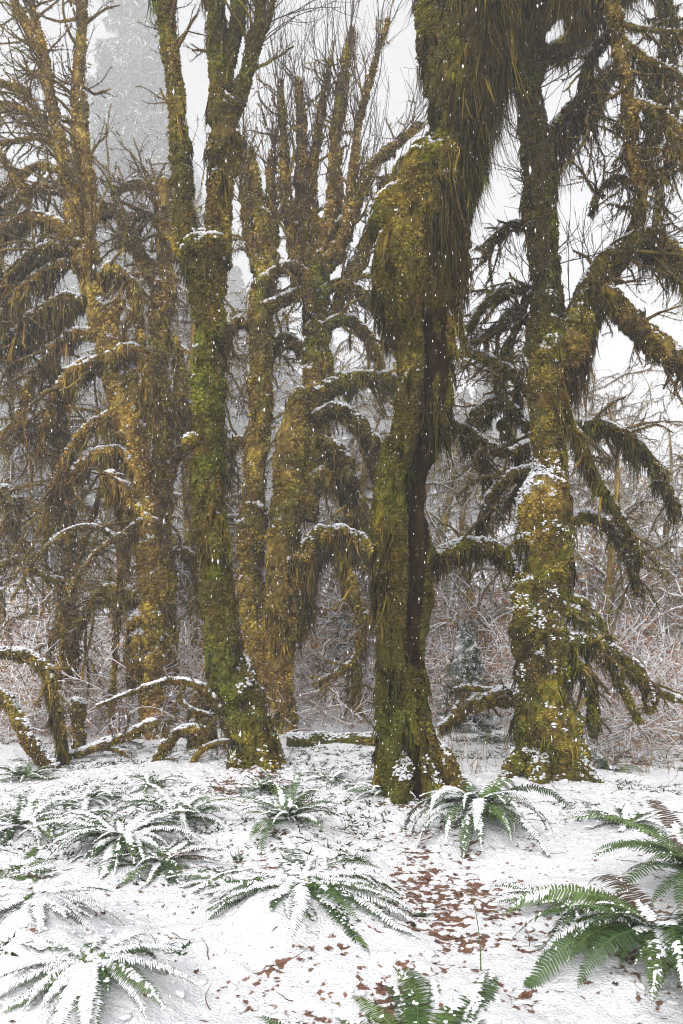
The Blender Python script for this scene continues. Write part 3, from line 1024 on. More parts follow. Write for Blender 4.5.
for pts, bd_, bl_ in (([(548, 300, 5, 0.2), (522, 290, 5, 0.2), (500, 294, 5, 0.2), (482, 308, 4.5, 0.2), (470, 330, 4, 0.2)], 0.9, 0.2),
                      ([(540, 470, 7, 0.2), (512, 476, 7, 0.2), (492, 492, 6, 0.2), (482, 520, 5, 0.2), (480, 548, 3, 0.2)], 1.2, 0.3),
                      ([(566, 430, 6, 0.3), (596, 424, 6, 0.3), (626, 436, 6, 0.3), (655, 466, 5, 0.3), (676, 505, 4, 0.3)], 1.2, 0.35),
                      ([(560, 520, 5, 0.4), (588, 516, 5, 0.4), (612, 530, 5, 0.4), (630, 560, 4, 0.4), (638, 590, 3, 0.4)], 0.9, 0.25),
                      ([(535, 230, 5, 0.4), (512, 226, 5, 0.4), (494, 240, 4, 0.4), (482, 262, 3, 0.4)], 0.8, 0.2)):
    cr_ = T7.limb(pts, 'limb', beard=bd_, bl=bl_, cap=1.3)
    T7.sprigs(cr_, 7, (.2,.8), trop=-.4, t0=.1, bd=.08)
T7.limb([(530, 735, 14, -.05), (518, 760, 11, -.15), (503, 778, 6, -.25)], 'root', cap=.5, lump=.15)
T7.limb([(560, 740, 14, -.1), (582, 765, 10, -.3), (601, 783, 5, -.4)], 'root', cap=.5, lump=.15)
T7.limb([(542, 745, 14, -.15), (539, 772, 12, -.35), (536, 792, 6, -.5)], 'root', cap=.5, lump=.15)
for pts, bd_, bl_ in (([(612, 30, 5, -.4), (590, 60, 5, -.4), (585, 95, 4, -.4), (592, 130, 3, -.4)], 1.0, .25),
                      ([(640, 60, 4, -.3), (655, 100, 4.5, -.3), (648, 150, 4.5, -.3), (660, 195, 3.5, -.3), (655, 225, 2, -.3)], 1.0, .22),
                      ([(660, -20, 6, 0), (670, 30, 6, 0), (662, 80, 5.5, 0), (675, 120, 5, 0), (668, 170, 3.5, 0)], 1.1, .28),
                      ([(590, 215, 3, .3), (600, 190, 3.5, .3), (618, 178, 3, .3), (640, 182, 2.5, .3)], .7, .15)):
    cr_ = T7.limb(pts, 'limb', beard=bd_, bl=bl_, cap=1.0)
    T7.sprigs(cr_, 9, (.25, .9), trop=-.3, t0=.05, bd=.08, hue=.4, bright=1.15)
T7.shoots(r1, 8, (0.6, 1.7), t0=.15, trop=.8)
T7.shoots(a7, 12, (0.6, 1.5), t0=.6, t1=.92, trop=.5, ang=(.7, 1.3))
T7.done()

# --- the twin-stemmed maple behind, between left and middle
T5 = Tree("mossy_maple", "twin stemmed golden maple behind the curved one, with a round topped stub", (278, 742), 12.0, hue=0.50, bright=1.3, snow=0.5)
t5a = T5.limb([(283, 748, 20), (281, 715, 17), (278, 680, 16.5), (280, 640, 19), (282, 600, 20), (282, 560, 17.5), (283, 520, 15.5), (287, 480, 16.5), (293, 440, 17), (298, 410, 13.5), (299, 397, 10)], "trunk", lump=.25, cap=.7, cascade=.22, cl=.35)
t5b = T5.limb([(268, 690, 14, .2), (256, 640, 14, .2), (250, 590, 13.5, .2), (251, 540, 12.5, .2), (253, 490, 12.5, .2), (257, 440, 13, .2), (261, 400, 12.5, .2), (261, 350, 10, .2), (263, 300, 12, .2), (265, 274, 11, .2), (262, 230, 8, .2), (255, 180, 5, .2), (252, 150, 3, .2)],
              "limb", lump=.25, cap=.5, cascade=.22, cl=.3)
t5c = T5.limb([(300, 520, 12, .4), (312, 470, 13, .4), (314, 420, 13, .4), (316, 370, 13.5, .4), (315, 320, 13, .4), (318, 280, 12, .4), (328, 240, 10, .4), (334, 190, 8, .4), (336, 140, 6, .4), (342, 90, 4, .4), (352, 30, 2.5, .4)], "limb", lump=.25, cascade=.6, cl=.35)
t5d = T5.limb([(314, 400, 9, .3), (335, 384, 8, .3), (360, 378, 7.5, .3), (390, 380, 7, .3), (420, 385, 6, .4)], "limb", beard=1.5, bl=.6, cap=1, hue=.55)
t5e = T5.limb([(290, 640, 11, -.1), (298, 590, 11, -.2), (306, 556, 10, -.3), (325, 538, 10, -.3), (348, 537, 9.5, -.3), (370, 552, 8.5, -.3), (395, 580, 7, -.3)], "limb", beard=1.5, bl=.5, cap=.9, hue=.6)
t5f = T5.limb([(338, 545, 6, -.3), (348, 575, 6, -.3), (360, 605, 5.5, -.3), (372, 625, 5, -.3)], "limb", beard=.8, bl=.25)
t5g = T5.limb([(360, 600, 5, -.3), (362, 635, 5, -.3), (354, 660, 5, -.3), (340, 670, 4, -.3), (318, 682, 2, -.3)], "limb", beard=.5, bl=.12)
t5h = T5.limb([(357, 655, 4, -.3), (358, 680, 3.5, -.3), (358, 710, 2, -.3)], "limb", beard=.5, bl=.12)
t5i = T5.limb([(320, 440, 8, .2), (338, 455, 9, .2), (350, 485, 8, .2), (352, 520, 7, .2)], "limb", beard=1.6, bl=.4, bright=.8)
t5j = T5.limb([(312, 420, 8, .2), (335, 410, 8, .2), (360, 425, 8, .2), (375, 450, 7, .2), (380, 490, 6, .2)], "limb", beard=1.6, bl=.45, bright=.8)
t5k = T5.limb([(265, 285, 6, 0), (282, 268, 5, 0), (300, 270, 5, 0), (308, 290, 4, 0), (310, 310, 3, 0)], "limb", beard=.7, bl=.2, cap=1.5, hue=.3)
t5l = T5.limb([(268, 310, 7, .1), (285, 300, 6, .1), (305, 293, 6, .1)], "limb", beard=.9, bl=.25, cap=1.5)
ups = []
for pts in ([(300, 300, 8, .3), (292, 240, 7, .3), (285, 190, 5.5, .3), (283, 130, 4, .3), (280, 80, 2, .3)],
            [(312, 300, 8, .5), (303, 250, 6, .5), (300, 190, 5.5, .5), (302, 130, 5, .5), (298, 80, 3, .5)],
            [(320, 290, 7, .6), (312, 230, 6, .6), (310, 180, 5, .6), (320, 120, 4, .6), (330, 60, 2.5, .6)],
            [(325, 270, 8, .2), (345, 225, 7, .2), (352, 170, 5, .2), (362, 110, 3.5, .2), (388, 20, 2, .2)],
            [(335, 260, 7, .3), (352, 215, 6, .3), (370, 165, 5, .3), (395, 145, 5, .3), (420, 125, 3, .3)],
            [(330, 320, 9, .5), (350, 280, 8, .5), (372, 230, 7, .5), (385, 180, 5, .5)],
            [(258, 270, 7, .3), (248, 230, 6, .3), (246, 180, 5, .3), (243, 140, 3, .3)],
            [(268, 280, 6, .3), (272, 235, 6, .3), (270, 180, 4, .3), (276, 130, 2.5, .3)]):
    ups.append(T5.limb(pts, "limb", lump=.35, tl=1.1, hue=.3, bright=1.1, cap=.3, beard=.3, bl=.15))
for u in ups:
    T5.sprigs(u, 8, (0.25, 0.9), trop=0.35, t0=.1, hue=.25, bright=1.15)
    T5.shoots(u, 7, (0.9, 2.6), t0=.35, trop=.8, ang=(.1, .5))
T5.shoots(t5c, 12, (1.0, 2.6), t0=.6, trop=.9, ang=(.1, .6))
for lm, n_ in ((t5b, 9), (t5c, 12), (t5d, 8), (t5g, 7), (t5h, 5), (t5i, 6), (t5j, 7), (t5k, 7), (t5f, 5)):
    T5.sprigs(lm, n_, (0.2, 0.8), trop=-0.2, t0=.1, hue=.32, bd=.1)
for pts, bd_, bl_ in (([(318, 330, 6, 0.3), (344, 320, 6.5, 0.3), (364, 332, 6, 0.3), (378, 360, 5, 0.3), (384, 400, 4, 0.3)], 1.5, 0.4),
                      ([(318, 295, 5, 0.3), (340, 284, 5, 0.3), (360, 292, 4.5, 0.3), (374, 312, 4, 0.3)], 1.2, 0.3),
                      ([(308, 480, 7, 0.3), (332, 472, 7, 0.3), (352, 488, 7, 0.3), (364, 520, 6, 0.3), (368, 560, 4, 0.3)], 1.5, 0.45),
                      ([(256, 330, 5, 0.3), (240, 322, 5, 0.3), (228, 334, 4.5, 0.3), (222, 356, 4, 0.3)], 1.2, 0.3),
                      ([(254, 450, 5, 0.3), (238, 440, 5, 0.3), (228, 452, 5, 0.3), (224, 480, 4, 0.3)], 1.2, 0.3),
                      ([(312, 360, 6, 0.5), (290, 340, 6, 0.5), (274, 346, 5, 0.5), (264, 370, 4, 0.5)], 1.2, 0.35)):
    cr_ = T5.limb(pts, 'limb', beard=bd_, bl=bl_, cap=1.3)
    T5.sprigs(cr_, 8, (.3,1.0), trop=-.5, t0=.1, bd=.1, hue=.3, bright=1.25)
T5.done()

# --- the tall forked maple on the left
T1 = Tree("mossy_maple", "tall golden maple at left, its leaning trunk splitting into thin stems", (152, 735), 11.5, hue=0.30, bright=1.5, snow=0.65)
t1a = T1.limb([(152, 745, 16.0), (152, 715, 13.4), (151, 675, 11.8), (151, 635, 11.3), (150, 595, 10.9), (148, 555, 9.7), (147, 515, 8.8), (140, 475, 10.1), (133, 435, 13.0), (123, 400, 13.9), (112, 355, 13.4), (98, 310, 13.4), (86, 270, 11.3), (78, 245, 9.2)], "trunk", lump=.24, cap=.6, cascade=.2, cl=.35, tuft=1.2)
t1b = T1.limb([(80, 255, 9), (72, 215, 8.5), (65, 175, 7.5), (58, 135, 6.5), (50, 95, 6), (40, 55, 5), (25, 22, 4.5), (8, -10, 4), (-15, -50, 3)], "limb", cascade=.3, cl=.2)
t1c = T1.limb([(56, 120, 5), (48, 75, 5), (42, 45, 4.5), (32, 10, 4.5), (26, -40, 4)], "limb")
t1d = T1.limb([(78, 240, 7), (80, 185, 6.5), (78, 130, 6.5), (79, 80, 6.5), (82, 30, 5.5), (84, -40, 5)], "limb", cascade=.3, cl=.2)
t1e = T1.limb([(92, 262, 6), (89, 220, 6), (87, 175, 5.5), (84, 135, 5), (84, 95, 4)], "limb", cascade=.3, cl=.2)
t1f = T1.limb([(92, 280, 10), (75, 245, 9.5), (55, 226, 8.5), (35, 220, 8), (15, 226, 7), (-10, 240, 6), (-40, 262, 5)], "limb", beard=1.3, bl=.5, cap=1.8)
t1g = T1.limb([(95, 300, 9), (75, 302, 9), (52, 308, 8.5), (30, 322, 8), (8, 342, 7), (-25, 365, 6)], "limb", beard=1.6, bl=.6, cap=1.8, bright=.75, hue=.45)
t1h = T1.limb([(85, 270, 7), (60, 250, 7), (35, 256, 7), (12, 275, 6), (-15, 300, 5)], "limb", beard=1.3, bl=.45, bright=.8)
t1i = T1.limb([(118, 365, 8), (95, 365, 8), (74, 376, 8), (58, 395, 7), (48, 420, 6), (40, 450, 4)], "limb", beard=1.4, bl=.45, cap=1.5)
t1j = T1.limb([(148, 525, 11), (135, 505, 12), (120, 488, 11.5), (110, 478, 9)], "limb", beard=1.4, bl=.4, cap=2, lump=.25)
t1k = T1.limb([(50, 135, 3.5), (42, 122, 4), (28, 112, 4), (5, 105, 4), (-20, 108, 3)], "limb", cap=1)
t1l = T1.limb([(62, 160, 4.5), (45, 128, 4.5), (25, 92, 4.5), (0, 84, 4), (-30, 80, 3)], "limb", cap=1)
t1m = T1.limb([(60, 150, 3.5), (38, 138, 3), (10, 142, 3), (-20, 146, 3)], "limb")
t1n = T1.limb([(95, 290, 5), (105, 330, 7), (118, 300, 7), (114, 330, 7), (128, 365, 6.5), (135, 400, 6)], "limb", cap=1.2)
t1o = T1.limb([(66, 195, 5), (45, 190, 5), (25, 195, 5), (0, 215, 4), (-20, 230, 4)], "limb", beard=.8, bl=.2, bright=.8)
t1p = T1.limb([(-5, 150, 4), (12, 170, 4), (25, 195, 4), (34, 215, 4)], "limb")
t1q = T1.limb([(160, 640, 8, .1), (142, 620, 10, .0), (135, 640, 10, -.1), (136, 680, 9, -.1)], "limb", cap=1.2, beard=.6, bl=.2)
for lm, n_ in ((t1b, 16), (t1c, 10), (t1d, 13), (t1e, 8), (t1k, 7), (t1l, 9), (t1m, 7), (t1p, 6)):
    T1.sprigs(lm, n_, (0.3, 1.1), trop=0.05, t0=.1, hue=.28, bias=(-0.5, 0, 0.1), bright=1.05)
for lm, n_ in ((t1f, 9), (t1g, 6), (t1h, 8), (t1i, 8), (t1o, 6), (t1j, 4)):
    T1.sprigs(lm, n_, (0.4, 1.4), trop=-0.8, t0=.1, hue=.25, bias=(-0.2, 0, -.4), bright=1.1)
T1.sprigs(t1a, 7, (0.3, 1.1), trop=-0.3, t0=.1, hue=.28)
T1.shoots(t1d, 9, (0.5, 1.3), trop=.6)
T1.shoots(t1c, 7, (0.5, 1.3), trop=.4)
for pts, bd_, bl_ in (([(106, 340, 6), (82, 334, 6), (56, 348, 5.5), (32, 382, 5), (16, 430, 3.5)], 1.3, 0.35),
                      ([(128, 415, 6), (102, 420, 6), (74, 444, 5.5), (54, 490, 5), (46, 535, 3)], 1.3, 0.35),
                      ([(138, 468, 6), (114, 452, 6), (86, 462, 5.5), (60, 498, 5), (44, 550, 3)], 1.2, 0.3),
                      ([(82, 258, 5), (54, 268, 5), (28, 286, 5), (2, 318, 4), (-20, 360, 3)], 1.2, 0.4),
                      ([(64, 172, 4), (38, 166, 4), (14, 182, 4), (-8, 210, 3)], 0.9, 0.25),
                      ([(146, 600, 6), (122, 588, 6), (96, 598, 5.5), (76, 630, 5), (68, 670, 3)], 1.2, 0.3),
                      ([(92, 285, 6), (112, 268, 6), (128, 280, 5.5), (138, 310, 5), (142, 350, 3)], 1.2, 0.35),
                      ([(110, 360, 6, -0.2), (132, 350, 6, -0.2), (148, 372, 5, -0.2), (154, 410, 3.5, -0.2)], 1.2, 0.35)):
    cr_ = T1.limb(pts, 'limb', beard=bd_, bl=bl_, cap=1.3)
    T1.sprigs(cr_, 6, (.4,1.5), trop=-.6, t0=.1, bd=.1, hue=.22, bright=1.3, bias=(-.2,0,-.1))
T1.done()

# --- slimmer stem just behind it
T2 = Tree("mossy_maple", "slim broken topped maple stem with one looping arm, behind the tall left maple", (164, 700), 13.0, hue=0.30, bright=1.5, snow=0.6)
t2a = T2.limb([(166, 725, 13), (166, 680, 11), (165, 620, 10.5), (165, 560, 10), (163, 500, 10.5), (161, 440, 10.5), (160, 390, 10), (161, 340, 10), (163, 290, 11), (164, 250, 8), (165, 215, 8), (166, 186, 8)], "trunk", lump=.3, cap=.6, cascade=.22, cl=.35, tuft=1.2)
t2b = T2.limb([(165, 200, 5), (156, 190, 4.5), (140, 184, 4.5), (126, 187, 4), (112, 194, 3)], "limb", cap=2)
t2c = T2.limb([(162, 295, 9), (152, 272, 9.5), (138, 250, 9), (126, 228, 8), (116, 212, 7), (102, 208, 5)], "limb", cap=2, beard=1.2, bl=.5)
t2d = T2.limb([(163, 330, 6), (176, 345, 6), (181, 385, 6), (178, 430, 5)], "limb", beard=.7, bl=.3)
t2e = T2.limb([(158, 380, 6), (147, 395, 8), (140, 420, 8), (143, 455, 7), (147, 480, 6)], "limb", beard=.9, bl=.3, cap=1.2)
t2f = T2.limb([(169, 480, 5), (180, 450, 5), (190, 470, 5), (200, 500, 4)], "limb", cap=1)
T2.sprigs(t2a, 8, (0.3, 1.0), trop=-0.2, t0=.15, hue=.28)
T2.sprigs(t2b, 8, (0.3, 0.9), trop=0.2, hue=.25, bright=1.15)
T2.sprigs(t2c, 9, (0.4, 1.2), trop=-0.2, hue=.25, bright=1.1)
for pts, bd_, bl_ in (([(165, 235, 4), (150, 216, 4), (132, 222, 4), (118, 246, 3)], 0.9, 0.25),
                      ([(166, 420, 5), (184, 404, 5), (198, 418, 5), (206, 452, 3.5)], 1.2, 0.35),
                      ([(162, 520, 5), (146, 505, 5), (130, 515, 5), (122, 548, 3)], 1.0, 0.3),
                      ([(164, 560, 5), (182, 550, 5), (198, 566, 5), (206, 600, 3)], 1.0, 0.3)):
    cr_ = T2.limb(pts, 'limb', beard=bd_, bl=bl_, cap=1.3)
    T2.sprigs(cr_, 9, (.3,1.1), trop=-.4, t0=.1, bd=.1, hue=.22, bright=1.3)
T2.done()


# ------------------------------------------------------------------ smaller mossy wood on the ground
def small_wood(name, label, cat, base, d, limbs, hue=.4, bright=.95, snow=.9, group=None, sprig=None, part0="trunk"):
    t = Tree(name, label, base, d, hue, bright, group, cat, snow)
    for i, (pts, kw) in enumerate(limbs):
        cr = t.limb(pts, part0 if i == 0 else "limb", **kw)
        if sprig:
            t.sprigs(cr, sprig[0], sprig[1], trop=sprig[2], hue=hue)
    t.done()
    return t


small_wood("fallen_log", "mossy log lying straight across the gap behind the two front trees, capped with snow", "log", (340, 748), 10.6,
           [([(285, 742, 11), (315, 743, 12), (340, 743, 11), (365, 742, 12), (395, 741, 11)], dict(cap=.8, hue=.75, bright=.85))], hue=.65, bright=.7)
small_wood("fallen_log", "tilted mossy log with a snowy back, left of the big right maple's foot", "log", (480, 715), 10.2,
           [([(440, 730, 5), (455, 718, 7), (470, 706, 8), (490, 699, 9), (515, 694, 10), (535, 692, 10)], dict(cap=3, beard=.9, bl=.2)),
            ([(500, 692, 4), (485, 690, 3), (465, 688, 3), (450, 692, 2)], dict(cap=2))], hue=.5, bright=.8, sprig=(6, (.2, .6), .1))
small_wood("fallen_branch", "arched mossy branch with hanging moss sticking in from the left edge above the snow", "branch", (45, 720), 9.6,
           [([(-20, 655, 7), (5, 652, 7), (28, 656, 7.5), (44, 668, 7), (52, 690, 5), (60, 718, 4), (63, 745, 3)], dict(cap=1.6, beard=1.4, bl=.42))], hue=.35, sprig=(6, (.2, .6), -.4), part0="limb")
small_wood("fallen_branch", "thick moss log slanting down to the snow at the left edge", "branch", (30, 740), 9.2,
           [([(-15, 690, 6), (5, 697, 7), (15, 712, 8), (28, 735, 9), (42, 755, 9), (54, 768, 6)], dict(cap=1.8, beard=.6, bl=.2)),
            ([(10, 702, 4), (0, 705, 4), (-15, 716, 4)], dict(cap=2))], hue=.35, part0="limb")
small_wood("moss_stump", "small rounded mossy stump standing among brush at far left", "stump", (80, 740), 10.2,
           [([(80, 752, 8), (79, 730, 7), (78, 712, 6.5), (80, 702, 6.5)], dict(cap=1.2))], hue=.35)
small_wood("fallen_branch", "long snow covered pole lying in the brush under the left maple", "branch", (100, 745), 9.9,
           [([(45, 765, 5), (75, 755, 5), (100, 747, 5), (125, 737, 5), (152, 722, 5)], dict(cap=5)),
            ([(100, 748, 3), (120, 752, 2.5), (135, 765, 2)], dict(cap=4))], hue=.4, part0="limb", sprig=(4, (.2, .5), .1))
small_wood("fallen_branch", "pale arching branch edged with snow, bending in front of the left maple", "branch", (215, 735), 9.8,
           [([(232, 745, 4), (222, 715, 4), (210, 695, 4), (192, 683, 3.5), (170, 681, 3.5), (150, 686, 3), (120, 697, 2), (98, 706, 1.5)], dict(cap=5, beard=.5, bl=.14)),
            ([(185, 684, 2), (180, 700, 2), (196, 712, 2), (215, 716, 1.5)], dict(cap=3))], hue=.35, part0="limb", sprig=(6, (.2, .6), -.3))
small_wood("fallen_branch", "broken knee shaped branch with snow standing beside the curved maple's foot", "branch", (165, 760), 9.2,
           [([(150, 772, 4), (158, 758, 4.5), (166, 745, 5), (178, 733, 5), (192, 729, 4.5), (205, 730, 3)], dict(cap=3)),
            ([(190, 765, 3), (200, 752, 3), (215, 744, 3), (228, 742, 3)], dict(cap=3))], hue=.35, part0="limb", sprig=(5, (.15, .4), 0))
small_wood("moss_stump", "broad leaning moss stump tucked behind the curved maple's foot", "stump", (200, 735), 10.4,
           [([(203, 755, 15), (203, 730, 14), (206, 705, 13), (214, 690, 10)], dict(cap=1.0, beard=.6, bl=.3))], hue=.45, bright=.75)
small_wood("bent_sapling", "thin sapling bowed into a full arch of pale moss at the left", "sapling", (118, 600), 11.0,
           [([(112, 720, 2.5), (116, 640, 2.5), (120, 580, 2.5), (119, 550, 2.5), (108, 533, 2.5), (90, 526, 2.5), (70, 530, 2.2), (50, 543, 2), (33, 563, 2), (20, 585, 1.5), (11, 600, 1.2)], dict(cap=3, beard=.6, bl=.12)),
            ([(58, 690, 3), (68, 600, 3), (82, 570, 3), (98, 550, 2.5), (120, 535, 2.5), (140, 520, 2)], dict(cap=2, beard=.6, bl=.12))], hue=.3, bright=1.1, sprig=(9, (.3, .9), -.7))
small_wood("bent_sapling", "slanting mossy sapling left of the left maple, snow along its top", "sapling", (60, 620), 12.0,
           [([(35, 720, 3), (50, 650, 3), (72, 580, 3), (92, 520, 3), (104, 480, 2.5), (118, 440, 2)], dict(cap=2)),
            ([(0, 565, 4), (20, 560, 4), (45, 575, 4), (65, 585, 4), (72, 600, 3)], dict(cap=2, beard=.8, bl=.2)),
            ([(-10, 490, 7), (5, 492, 7), (15, 505, 6), (10, 530, 4)], dict(cap=2, beard=1, bl=.4)),
            ([(-10, 445, 4), (15, 430, 7), (32, 425, 6), (42, 445, 4)], dict(cap=2, beard=1, bl=.3))], hue=.3, bright=1.05, sprig=(10, (.3, 1.1), -.6))


# ------------------------------------------------------------------ woods behind
def proc_maple(label, seed, hue, bright, height=9.0, lean=0.1, group=None):
    """a mossy background maple: trunk, drooping limbs, moss fringes and snow dusted twigs"""
    global rng
    keep, rng = rng, np.random.default_rng(seed)
    root = thing("background_maple", label, "tree", (0, 0, 0), group)
    k = 26
    t = np.linspace(0, 1, k)
    ph = rng.uniform(0, 6, 4)
    C = np.stack([lean * height * t ** 1.3 + 0.45 * np.sin(t * 5 + ph[0]), 0.4 * np.sin(t * 4 + ph[1]), height * t - 0.15], 1)
    R = 0.17 * (1 - 0.93 * t) + 0.012 + 0.1 * np.exp(-t * 18)
    V, q = sweep(C, R, 14, .25)
    mb, cr, sn = MB(), MB(), MB()
    mb.add(V.reshape(-1, 3), quads=q, col=moss_color(V.reshape(-1, 3), hue, bright * .45), mat=0)
    p, n = scatter(V, 1100)
    tufts(mb, p, n, 0.10, 0.03, moss_color(p, hue, bright), droop=.6, m=1)
    mb.build("trunk", [M_BARK, M_MOSS], root)
    P, Rr = grow(C[None], R[None], 26, (1.2, 3.4), (0.5, 1.4), -0.35, .16, 11, .36, .12, .99, .014)
    tubes(cr, P, Rr, 6, None)
    fuzz(cr, P, Rr, 190, .085, .03, hue, bright, .5)
    beards(cr, P, Rr, 60, .36, .032, hue - .1, bright * .85)
    P2, R2 = grow(P, Rr, 7, (.5, 1.7), (.5, 1.2), -.35, .16, 8, .45, .15, 1, .008)
    tubes(cr, P2, R2, 4, None)
    fuzz(cr, P2, R2, 85, .06, .022, hue - .05, bright, .5)
    beards(cr, P2, R2, 30, .22, .025, hue - .1, bright * .9)
    P3_, R3 = grow(P2, R2, 4, (.25, .8), (.4, 1.1), -.2, .18, 6, .5, .15, 1, .006)
    tubes(cr, P3_, R3, 3, np.array([.20, .135, .06]))
    hs = rng.random(len(P3_)) < .7
    tubes(cr, P3_[hs] + UP * .008, np.maximum(R3[hs], .006), 3, SNOW)
    tubes(cr, P2 + UP * .022, np.maximum(R2, .009), 3, SNOW)
    tubes(cr, P + UP * (Rr * 1.0 + .03)[..., None], np.maximum(Rr * .8, .012), 4, SNOW)
    fuzz(cr, P3_, R3, 22, .05, .02, hue - .1, bright, .6)
    cr.build("crown", M_MOSS, root)
    rng = keep
    return root


def at(px, d):
    x = (px - CX) / F * d
    return (x, d, float(ground_z(x, d, False)) - 0.05)


GM = "mossy maples standing behind the front trees"
LM = "hazy golden mossy maple standing behind the front trees"
protos = [proc_maple(LM, 3, .24, 1.6, 9.5, .08, GM), proc_maple(LM, 5, .32, 1.4, 8.0, -.12, GM), proc_maple(LM, 8, .28, 1.5, 11.0, .03, GM)]
spots = [(20, 19.5, 0), (205, 17, 2), (-60, 19, 2), (235, 21, 1), (330, 24, 2), (385, 19, 0), (470, 17, 1), (505, 22, 2),
         (625, 17.5, 0), (690, 18.5, 1), (585, 24, 2), (660, 22, 0), (420, 27, 1), (290, 29, 0), (730, 20, 2), (-110, 22, 0), (180, 30, 1), (550, 30, 0),
         (645, 26, 1), (610, 29, 0), (345, 17.5, 1), (120, 18.5, 2), (450, 23, 0), (700, 27, 2), (250, 25, 2)]
used = set()
for px, d, w in spots:
    l = at(px, d)
    sc_ = float(rng.uniform(.8, 1.15)) * (0.72 if px > 560 else 0.8 if 260 < px < 520 else 1.0)
    if w not in used:
        used.add(w)
        protos[w].location = l
        protos[w].rotation_euler = (0, 0, float(rng.uniform(0, 6.28)))
        protos[w].scale = (sc_,) * 3
    else:
        dup(protos[w], l, float(rng.uniform(0, 6.28)), sc_)


def conifer(label, seed, h, r, dens=1.0, snow=.35, name="conifer", group=None, cardsz=1.0):
    global rng
    keep, rng = rng, np.random.default_rng(seed)
    root = thing(name, label, "tree", (0, 0, 0), group)
    tm, cr = MB(), MB()
    k = 14
    t = np.linspace(0, 1, k)
    C = np.stack([0 * t, 0 * t, t * h - .2], 1)
    R = h * 0.013 * (1 - t) + .01 * h * .05
    V, q = sweep(C, R, 9, .08)
    tm.add(V.reshape(-1, 3), quads=q, col=np.array([.07, .055, .045]))
    tm.build("trunk", M_BARK, root)
    nb = int(200 * dens)
    tt = rng.uniform(.06, .99, nb) ** 0.9
    az = rng.uniform(0, 2 * np.pi, nb)
    L = r * (1 - tt) ** .8 * rng.uniform(.55, 1.1, nb) + .02 * h
    kk = 7
    s = np.linspace(0, 1, kk)[None, :, None]
    dirs = np.stack([np.cos(az), np.sin(az), 0 * az], 1)[:, None]
    base = np.stack([0 * tt, 0 * tt, tt * h], 1)[:, None]
    P = base + dirs * (L[:, None, None] * s) + np.array([0, 0, 1.0]) * (L[:, None, None] * (-.55 * s ** 1.2 + .25 * s ** 3))
    tubes(cr, P, np.full(P.shape[:2], .002 * h) * np.linspace(1, .3, kk)[None], 3, np.array([.06, .05, .04]))
    Rz = np.full(P.shape[:2], .001)
    p, n, _ = along(P, Rz, 95 / h * 10 * dens / cardsz ** 1.4)
    p = p + n * rng.uniform(0, .012 * h, (len(p), 1)) * np.array([1, 1, .5])
    n = nrm(n * np.array([1, 1, .35]) + np.array([0, 0, -.35]))
    c = np.array([.045, .068, .036]) * rng.uniform(.6, 1.5, (len(p), 1))
    w = rng.random(len(p)) < snow * np.clip(.6 + fbm(p * 12 / h, 2), 0, 1.4)
    c[w] = SNOW * .95
    tufts(cr, p, n, .04 * h * cardsz, .011 * h * cardsz, c, droop=.35, spread=.35, bed=.1, soft=False)
    cr.build("crown", M_NEEDLE, root)
    rng = keep
    return root


GC = "conifers fading into the snowfall"
LC = "tall snowy conifer fading grey into the snowfall"
cpro = [conifer(LC, 21, 34, 5.6, 2.2, .42, group=GC, cardsz=.22), conifer(LC, 22, 28, 5.0, 2.1, .45, group=GC, cardsz=.22)]
cs = [(135, 108, 0, 2.6), (70, 150, 1, 2.6), (235, 150, 1, 1.7), (10, 140, 0, 1.9), (-60, 150, 0, 2.0), (275, 120, 0, 1.2), (330, 170, 1, 1.3), (385, 150, 0, 1.1), (440, 165, 0, 1.2), (485, 150, 1, 1.1),
      (535, 170, 0, 1.2), (190, 170, 0, 2.2), (105, 175, 1, 2.4), (40, 180, 0, 2.2), (740, 160, 1, 1.2), (300, 140, 1, .9), (360, 130, 0, .8),
      (415, 140, 1, .8), (465, 130, 0, .7), (515, 140, 1, .8), (255, 100, 1, .8), (215, 115, 0, 1.1), (165, 110, 1, 1.2), (90, 105, 0, 1.2), (20, 100, 1, 1.1)]
seen = set()
for i, (px, d, w, sc_) in enumerate(cs):
    l = at(px, d)
    if w not in seen:
        seen.add(w)
        o = cpro[w]
        o.location, o.scale, o.rotation_euler = l, (sc_,) * 3, (0, 0, float(rng.uniform(0, 6)))
    else:
        o = dup(cpro[w], l, float(rng.uniform(0, 6)), sc_)
    if i == 0:
        tall = o

tall['label'] = "tallest pale grey conifer in the snowfall, between the left maple and the curved maple"
del tall['group']

sap = conifer("young spruce dusted with snow between the middle and right trees", 31, 1.75, .58, 1.5, .78, "young_spruce", cardsz=1.1)
sap.location = at(466, 12.2)
sap2 = dup(sap, at(345, 15.5), 2.0, 1.1, "small dark spruce in the gap behind the low moss arm")
dk = conifer("dark old trunked spruce with snowy boughs behind the left maple", 33, 12, 2.4, 1.5, .45, "old_spruce", cardsz=.5)
dk.location = at(62, 34)


# bare grey trunk seen through the brush at left
bt = Tree("dead_trunk", "smooth grey dead trunk standing behind the arched sapling", (72, 720), 13.5, .4, .5, None, "dead tree", .2)
bt.limb([(72, 745, 10), (72, 690, 9.5), (71, 640, 9), (70, 590, 9), (67, 530, 9), (63, 470, 8), (58, 400, 7), (52, 330, 5)], "trunk", lump=.08, tuft=.15, cap=0)
bt.sprigs(bt.limbs[0], 16, (.5, 1.6), trop=-.4, t0=.3, hue=.3)
bt.done()


